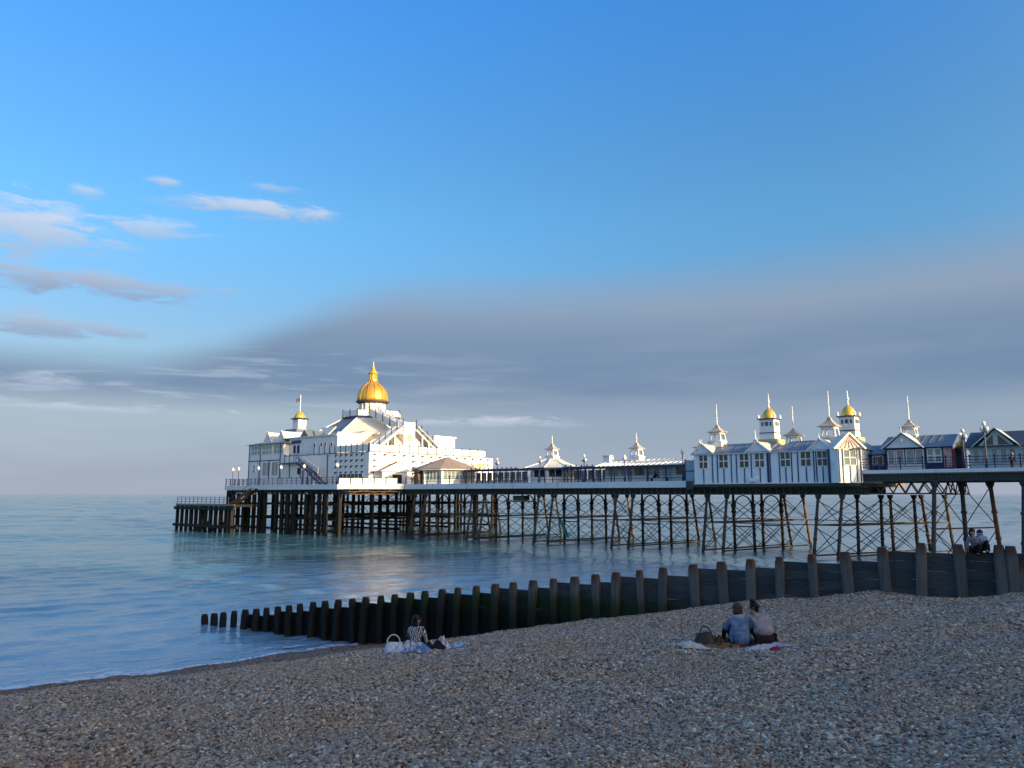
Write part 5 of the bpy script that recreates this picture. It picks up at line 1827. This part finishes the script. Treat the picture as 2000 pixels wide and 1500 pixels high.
EDG = [('hip', 'waist'), ('waist', 'chest'), ('chest', 'neck0'), ('neck0', 'neck'), ('neck', 'jaw'), ('jaw', 'head'), ('head', 'crown'), ('hip', 'hipL'), ('hipL', 'kneeL'), ('kneeL', 'ankL'), ('ankL', 'toeL'),
       ('hip', 'hipR'), ('hipR', 'kneeR'), ('kneeR', 'ankR'), ('ankR', 'toeR'), ('chest', 'shL'), ('shL', 'elL'), ('elL', 'haL'), ('chest', 'shR'), ('shR', 'elR'), ('elR', 'haR')]
TOPK = ['hip', 'waist', 'chest', 'neck0', 'shL', 'elL', 'haL', 'shR', 'elR', 'haR']
LEGK = ['hip', 'hipL', 'kneeL', 'ankL', 'hipR', 'kneeR', 'ankR']


def graph(J, keys, f=1.0, extra=None, trim=None):
    ks = [k for k in keys]
    idx = {k: i for i, k in enumerate(ks)}
    nodes = []
    for k in ks:
        p = Vector(J[k])
        if trim and k in trim:
            a, fr = trim[k]
            p = Vector(J[a]) + (p - Vector(J[a])) * fr
        e = (extra or {}).get(k, (f, f))
        nodes.append((p, RAD[k][0] * e[0], RAD[k][1] * e[1]))
    return nodes, [(idx[a], idx[b_]) for a, b_ in EDG if a in idx and b_ in idx]


def person(label, loc, rotz, J, top_m, leg_m, hair, top_f=1.14, leg_f=1.12, extra=None, scale=1.0, tilt=(0, 0), group=None):
    o = thing('person', label, 'person', loc, group, world_frame=True, rotz=rotz)
    o.scale = (scale,) * 3
    o.rotation_euler = (tilt[0], tilt[1], rotz)
    keys = list(RAD)
    nodes, edges = graph(J, keys)
    # five fingers on each hand, thumb from the side of the palm
    for s_, k in ((-1, 'haL'), (1, 'haR')):
        h = Vector(J[k])
        e = Vector(J['elL' if s_ < 0 else 'elR'])
        d = (h - e).normalized()
        side = d.cross(Vector((0, 0, 1))).normalized()
        base = keys.index(k)
        palm = h + d * .07
        nodes.append((palm, .036, .018))
        edges.append((base, len(nodes) - 1))
        pi_ = len(nodes) - 1
        for q, (wd, ln_) in enumerate(((-.027, .058), (-.009, .068), (.009, .064), (.027, .05))):
            nodes.append((palm + side * wd + d * .035, .009, .009))
            nodes.append((palm + side * wd * 1.2 + d * (.035 + ln_ * .6) + Vector((0, 0, -.02)), .008, .008))
            edges += [(pi_, len(nodes) - 2), (len(nodes) - 2, len(nodes) - 1)]
        nodes.append((h + d * .05 - side * s_ * .05, .010, .010))
        edges.append((base, len(nodes) - 1))
    # nose
    fw = Vector(J.get('face', (0, 1, 0))).normalized()
    hd = Vector(J['head'])
    body = child('body', skin_mesh(nodes, edges, 'body'), SKIN, o)
    no = MB().lathe([(.001, .03), (.012, .012), (.018, -.012), (.006, -.024)], 6, hd + fw * .098 + Vector((0, 0, -.01)))
    child('nose', no.mesh('nose', smooth=True), SKIN, body)
    sd = fw.cross(Vector((0, 0, 1))).normalized()
    for s_ in (-1, 1):
        child('eye', MB().lathe([(.001, -.008), (.011, 0), (.001, .008)], 8, hd + fw * .09 + sd * s_ * .032 + Vector((0, 0, .012))).mesh('eye', smooth=True), BLACKH, body)
        child('ear', MB().lathe([(.002, -.03), (.016, -.01), (.02, .012), (.004, .03)], 8, hd + sd * s_ * .084 - fw * .01).mesh('ear', smooth=True), SKIN, body)
    child('mouth', MB().beam(hd + fw * .088 - sd * .022 + Vector((0, 0, -.05)), hd + fw * .088 + sd * .022 + Vector((0, 0, -.05)), .012, .009).mesh('mouth'), mat('lips', (.35, .12, .10), .5), body)
    n2, e2 = graph(J, TOPK, top_f, extra, {'haL': ('elL', .9), 'haR': ('elR', .9)})
    child('top', skin_mesh(n2, e2, 'top'), top_m, o)
    n3, e3 = graph(J, LEGK, leg_f)
    child('trousers', skin_mesh(n3, e3, 'trousers'), leg_m, o)
    for k0, k1 in (('ankL', 'toeL'), ('ankR', 'toeR')):
        a, b_ = Vector(J[k0]), Vector(J[k1])
        child('shoe', MB().beam(a + (a - b_) * .25 + Vector((0, 0, -.02)), b_ + (b_ - a) * .1 + Vector((0, 0, -.01)), .085, .075).mesh('shoe'), BLACKC, o)
    hair(o, J)
    return o


def blob_mesh(name, c, r_, seed=0, amp=.12, n=20, m=14, squash_low=None):
    """uneven rounded volume"""
    vs, fs = [], []
    for j in range(m + 1):
        th = math.pi * j / m
        for i in range(n):
            ph = 2 * math.pi * i / n
            d = Vector((math.sin(th) * math.cos(ph), math.sin(th) * math.sin(ph), math.cos(th)))
            k = 1 + amp * noise.noise(d * 2.2 + Vector((seed * 3.1, 0, 0)))
            p = Vector((d.x * r_[0], d.y * r_[1], d.z * r_[2])) * k
            vs.append(Vector(c) + p)
    for j in range(m):
        for i in range(n):
            fs.append((j * n + i, (j + 1) * n + i, (j + 1) * n + (i + 1) % n, j * n + (i + 1) % n))
    mb = MB()
    mb.v, mb.f = vs, fs
    return mb.mesh(name, smooth=True)


def hair_parts(o, J, m_, pieces):
    h = Vector(J['head'])
    fw = Vector(J.get('face', (0, 1, 0)))
    fw.z = 0
    fw.normalize()
    ho = None
    for k, (back, up_, r_, nm) in enumerate(pieces):
        me = blob_mesh(nm, h - fw * back + Vector((0, 0, up_)), r_, k + o.location.x, .10)
        c = child(nm, me, m_, ho or o)
        ho = ho or c
    return ho


def hair_bob(o, J):
    hair_parts(o, J, BROWNH, [(.028, .035, (.108, .108, .10), 'hair'), (.045, -.045, (.112, .085, .115), 'hair_back')])


def hair_bun(o, J):
    hair_parts(o, J, BLACKH, [(.035, .03, (.104, .104, .098), 'hair'), (.0, .135, (.066, .058, .055), 'bun'), (.075, -.05, (.06, .06, .05), 'hair_back')])


def hair_long(o, J):
    hair_parts(o, J, BLACKH, [(.028, .035, (.106, .106, .10), 'hair'), (.06, -.11, (.10, .065, .19), 'hair_back')])


def hair_short(o, J):
    hair_parts(o, J, BLACKH, [(.032, .035, (.108, .104, .10), 'hair'), (.05, -.06, (.105, .07, .12), 'hair_back')])


def pose(**kw):
    J = dict(SEAT)
    J.update(kw)
    return J


# couple on the rug
pL = spot(1447, 1262)
pR = spot(1495, 1261)
J1 = pose(face=(.25, 1, -.1), head=(.02, .15, .755), jaw=(.03, .16, .68), crown=(.015, .14, .835))
c1 = person('person with brown bobbed hair wrapped in a blue denim jacket, seated with back to us', pL, R(8), J1, DENIM, BLACKC, hair_bob, 1.0, 1.1,
            {'hip': (2.0, 1.75), 'waist': (1.85, 1.5), 'chest': (1.58, 1.35), 'neck0': (1.45, 1.4), 'shL': (1.5, 1.35), 'shR': (1.5, 1.35), 'elL': (1.9, 1.8), 'elR': (1.9, 1.8), 'haL': (1.5, 1.4), 'haR': (1.5, 1.4)}, .87)
child('jacket_hem', blob_mesh('jacket_hem', (0, .0, .17), (.235, .17, .19), 2, .10), DENIM, c1)
child('collar', skin_mesh([((-.13, .06, .585), .035, .05), ((0, .03, .60), .04, .055), ((.13, .06, .585), .035, .05)], [(0, 1), (1, 2)], 'collar', 1), cloth_mat('pale_denim', (.28, .37, .50)), c1)
J2 = pose(waist=(-.01, .05, .29), chest=(-.05, .12, .46), neck0=(-.10, .17, .57), neck=(-.13, .19, .625), jaw=(-.165, .19, .685), head=(-.17, .185, .755), crown=(-.175, .175, .835), face=(-1, .25, -.05),
          shL=(-.20, .16, .53), shR=(.10, .13, .54))
c2 = person('person in a taupe jumper with black top bun leaning towards the denim jacket', pR, R(4), J2, TAUPE, MAROON, hair_bun, 1.22, 1.2,
            {'hip': (1.25, 1.2), 'waist': (1.75, 1.45), 'chest': (1.5, 1.35), 'neck0': (1.5, 1.4), 'shL': (1.3, 1.3), 'shR': (1.35, 1.35), 'elL': (1.4, 1.4), 'elR': (1.5, 1.5)}, .87)
child('trouser_seat', blob_mesh('trouser_seat', (0, .01, .12), (.225, .175, .15), 6, .06), MAROON, c2)
child('jumper_hem', blob_mesh('jumper_hem', (-.01, .03, .30), (.215, .165, .15), 4, .08), TAUPE, c2)
# girl by the water
pG = spot(811, 1270)
J3 = pose(face=(.75, .6, -.05), waist=(.0, .02, .29), haL=(-.12, .36, .2), haR=(.3, .12, .1), elR=(.25, .1, .3))
c3 = person('person with long dark hair and a black and white patterned jacket seated near the waterline', pG, R(-6), J3, ZEBRA, BLACKC, hair_long, 1.2, 1.15,
            {'hip': (1.12, 1.12), 'waist': (1.3, 1.25), 'chest': (1.3, 1.25), 'shL': (1.3, 1.25), 'shR': (1.3, 1.25), 'elL': (1.6, 1.5), 'elR': (1.4, 1.4)}, .90)

# two on the groyne
s_seat = posts[2][0] * .64 + posts[3][0] * .36
gx_, gy_ = GT0.x + GTD.x * s_seat, GT0.y + GTD.y * s_seat
zs = tops_z[2]
J4 = pose(hip=(0, 0, .10), waist=(-.03, .05, .27), chest=(-.09, .11, .45), neck0=(-.12, .15, .56), neck=(-.14, .17, .62), jaw=(-.15, .195, .68), head=(-.15, .19, .75), crown=(-.15, .18, .83), face=(.25, 1, -.1),
          shL=(-.26, .12, .52), elL=(-.34, .10, .28), haL=(-.38, .08, .06), shR=(.06, .14, .54), elR=(.12, .24, .36), haR=(.12, .34, .42),
          kneeL=(.02, .40, .30), ankL=(-.10, .42, -.02), toeL=(-.14, .54, -.03), kneeR=(.24, .34, .46), ankR=(.20, .42, .10), toeR=(.17, .54, .06))
c4 = person('person in a grey sweatshirt with dark hair sitting on the groyne, leaning on one arm', (gx_ - .10, gy_ + .2, zs - .03), R(168), J4, SWEAT, BLACKC, hair_short, 1.18, 1.15,
            {'waist': (1.3, 1.25), 'chest': (1.3, 1.25), 'hip': (1.1, 1.1), 'shL': (1.3, 1.25), 'shR': (1.3, 1.25), 'elL': (1.35, 1.3), 'elR': (1.3, 1.3)}, .82)
# mirror so that the supporting arm is on the left in view
c4.scale.x *= -1
J5 = pose(head=(0, .22, .66), jaw=(0, .21, .60), crown=(0, .23, .74), neck=(0, .18, .57), neck0=(0, .14, .53), chest=(0, .09, .43), face=(0, 1, -.5), shL=(-.16, .11, .49), shR=(.16, .11, .49))
s5 = posts[2][0] - .12
c5 = person('person in a light blue top sitting on the groyne behind the grey sweatshirt', (GT0.x + GTD.x * s5 - .22, GT0.y + GTD.y * s5 + .62, zs + .02), R(-10), J5, LBLUE, BLACKC, hair_short, 1.22, 1.15,
            {'waist': (1.35, 1.3), 'chest': (1.35, 1.3), 'hip': (1.1, 1.1), 'shL': (1.3, 1.25), 'shR': (1.3, 1.25), 'elL': (1.4, 1.3), 'elR': (1.4, 1.3)}, .78)
hd5 = Vector(J5['head'])
child('hood', skin_mesh([(hd5 + Vector((0, -.01, .05)), .115, .12), (hd5 + Vector((0, -.03, -.03)), .12, .115), (hd5 + Vector((0, -.05, -.12)), .12, .09)], [(0, 1), (1, 2)], 'hood'), LBLUE, c5)


def heap(name, label, cat, px, py, w_, d_, h, m_, seed, rot=0.0, n=26, fold=1.0, group=None):
    """crumpled cloth lying on the shingle"""
    c = spot(px, py)
    vs, fs = [], []
    for j in range(n + 1):
        for i in range(n + 1):
            u_, v_ = i / n * 2 - 1, j / n * 2 - 1
            ed = 1 + .22 * noise.noise((u_ * 1.3 + seed, v_ * 1.3, seed * .7))
            x, y = u_ * w_ / 2 * ed, v_ * d_ / 2 * ed
            X = c.x + x * math.cos(rot) - y * math.sin(rot)
            Y = c.y + x * math.sin(rot) + y * math.cos(rot)
            e = max(0.0, 1 - max(abs(u_), abs(v_)) ** 3)
            r_ = abs(noise.noise((u_ * 1.7 * fold + seed * 2.3, v_ * 1.7 * fold, 1.1))) * 1.3 + .45 * abs(noise.noise((u_ * 4.5 * fold, v_ * 4.5 * fold + seed, 4.2)))
            z = ground(X, Y) + .028 + h * e * (r_ * .9 + .12)
            vs.append((X - c.x, Y - c.y, z - c.z))
    k = len(vs)
    for v in list(vs):
        vs.append((v[0], v[1], v[2] - .012))
    for j in range(n):
        for i in range(n):
            a = j * (n + 1) + i
            fs.append((a, a + 1, a + n + 2, a + n + 1))
            fs.append((k + a, k + a + n + 1, k + a + n + 2, k + a + 1))
    for i in range(n):
        for a, b_ in ((i, i + 1), (n * (n + 1) + i + 1, n * (n + 1) + i), ((i + 1) * (n + 1), i * (n + 1)), (i * (n + 1) + n, (i + 1) * (n + 1) + n)):
            fs.append((b_, a, k + a, k + b_))
    mb = MB()
    mb.v, mb.f = [Vector(v) for v in vs], fs
    me = mb.mesh(name, smooth=True)
    me.materials.append(m_)
    o = bpy.data.objects.new(name, me)
    COL.objects.link(o)
    o.location = c
    return tagp(o, label, cat, group)


heap('rug', 'brown and orange patterned rug under the couple in jumper and denim', 'rug', 1440, 1262, 1.05, .55, .06, ORANGE, 2.0)
heap('garment', 'ochre patterned garment heaped beside the dark handbag', 'clothing', 1409, 1257, .42, .34, .16, ORANGE, 6.0)
heap('towel', 'crumpled white towel left of the dark handbag', 'towel', 1354, 1265, .46, .32, .13, WTOWEL, 3.4)
heap('towel', 'lilac and white towel spread right of the couple', 'towel', 1498, 1271, .82, .30, .12, LILAC, 5.1)
heap('garment', 'small red garment on the lilac towel', 'clothing', 1514, 1272, .16, .12, .08, REDC, 1.2)
heap('towel', 'rumpled blue and white towel behind the person in the patterned jacket', 'towel', 800, 1273, .86, .42, .26, TOWEL, 4.2)
heap('garment', 'black garment lying right of the person in the patterned jacket', 'clothing', 846, 1269, .5, .45, .2, BLACKC, 7.7)
heap('garment', 'pink and white bundle right of the black garment near the waterline', 'clothing', 864, 1266, .34, .30, .24, PINKC, 8.4)
heap('towel', 'flat blue towel at the right end of the waterline group', 'towel', 892, 1265, .46, .36, .1, TOWEL, 9.9)
heap('paper_bag', 'small white paper bag between the black garment and the pink bundle', 'bag', 836, 1262, .16, .14, .14, WTOWEL, 2.9)


def bag(label, px, py, w_, d_, h, m_, handle, rot=0.0, hm=None):
    c = spot(px, py)
    o = thing('bag', label, 'bag', c, world_frame=True, rotz=rot)
    vs, fs = [], []
    n, m2 = 20, 8
    for j in range(m2 + 1):
        f = j / m2
        for i in range(n):
            a = 2 * math.pi * i / n
            sq = 1 / max(abs(math.cos(a)), abs(math.sin(a))) ** .6
            k = (1 + .10 * math.sin(f * 3.1)) * (1 - .25 * f) * (1 + .13 * noise.noise((math.cos(a) * 2 + px, math.sin(a) * 2, f * 2)))
            vs.append(Vector((w_ / 2 * math.cos(a) * sq * k, d_ / 2 * math.sin(a) * sq * k * (1 - .5 * f), -.02 + h * f + .03 * noise.noise((math.cos(a) * 2, math.sin(a) * 2 + px, 3.3)) * f)))
    for j in range(m2):
        for i in range(n):
            fs.append((j * n + i, j * n + (i + 1) % n, (j + 1) * n + (i + 1) % n, (j + 1) * n + i))
    fs.append(tuple(range(n - 1, -1, -1)))
    fs.append(tuple(range(m2 * n, m2 * n + n)))
    mb = MB()
    mb.v, mb.f = vs, fs
    child('pouch', mb.mesh('pouch', smooth=True), m_, o)
    hb = MB()
    a0, b0, R0, tiltv = handle
    pts = [Vector((a0 + R0 * math.cos(math.pi * k / 14) * 1.0, tiltv * math.sin(math.pi * k / 14) * .5, b0 + R0 * 1.1 * math.sin(math.pi * k / 14))) for k in range(15)]
    for p, q_ in zip(pts, pts[1:]):
        hb.tube(p, q_, .014, .014, 6)
    child('handle', hb.mesh('handle', smooth=True), hm or m_, o)
    return o


bag('white canvas tote bag with an upright handle beside the blue and white towel', 770, 1275, .44, .32, .24, TOTE, (-.02, .22, .14, .1), .2, cloth_mat('cream_strap', (.66, .62, .52)))
bag('dark leather handbag standing between the white towel and the rug', 1376, 1258, .36, .26, .22, LEATHER, (.03, .19, .10, .25), -.1)

# ------------------------------------------------------------------ a few people out on the pier


def small_person(label, t_, v_, z, top_m, leg_m, rot=0.0, sit=False):
    base = PM @ Vector((t_, v_, z))
    J = pose(hip=(0, 0, .92), waist=(0, 0, 1.08), chest=(0, .01, 1.26), neck0=(0, .01, 1.40), neck=(0, .01, 1.46), jaw=(0, .03, 1.53), head=(0, .02, 1.60), crown=(0, .01, 1.68),
             hipL=(-.09, 0, .90), kneeL=(-.11, .03, .48), ankL=(-.11, 0, .08), toeL=(-.12, .13, .04), hipR=(.09, 0, .90), kneeR=(.11, .05, .48), ankR=(.12, .04, .08), toeR=(.13, .17, .04),
             shL=(-.18, 0, 1.36), elL=(-.25, -.02, 1.08), haL=(-.24, .1, .86), shR=(.18, 0, 1.36), elR=(.25, -.02, 1.08), haR=(.24, .1, .86))
    if sit:
        J = pose()
    return person(label, base, rot, J, top_m, leg_m, hair_short, 1.15, 1.12)


small_person('person in pale clothes standing by the cafe kiosk door on the pier', -38.6, 1.6, DZ, LILAC, BLACKC, R(20))
small_person('person in dark clothes sitting on the deck edge before the long cafe', 5.1, 1.1, DZ + .45, BLACKC, BLACKC, R(-60), True)
bench = thing('bench', 'low dark bench at the deck edge left of the striped hall', 'bench', (6.6, 1.2, DZ))
part('seat', MB().box(4.4, 9.0, 1.0, 1.5, DZ + .40, DZ + .46), RED, bench)
for x in (4.6, 6.7, 8.8):
    part('leg', MB().box(x - .05, x + .05, 1.05, 1.45, DZ, DZ + .398), BLUE, bench)
small_person('person in a grey top walking on the upper deck before the pale blue shop', 41.6, 1.9, SZ, GREYC, BLACKC, R(80))
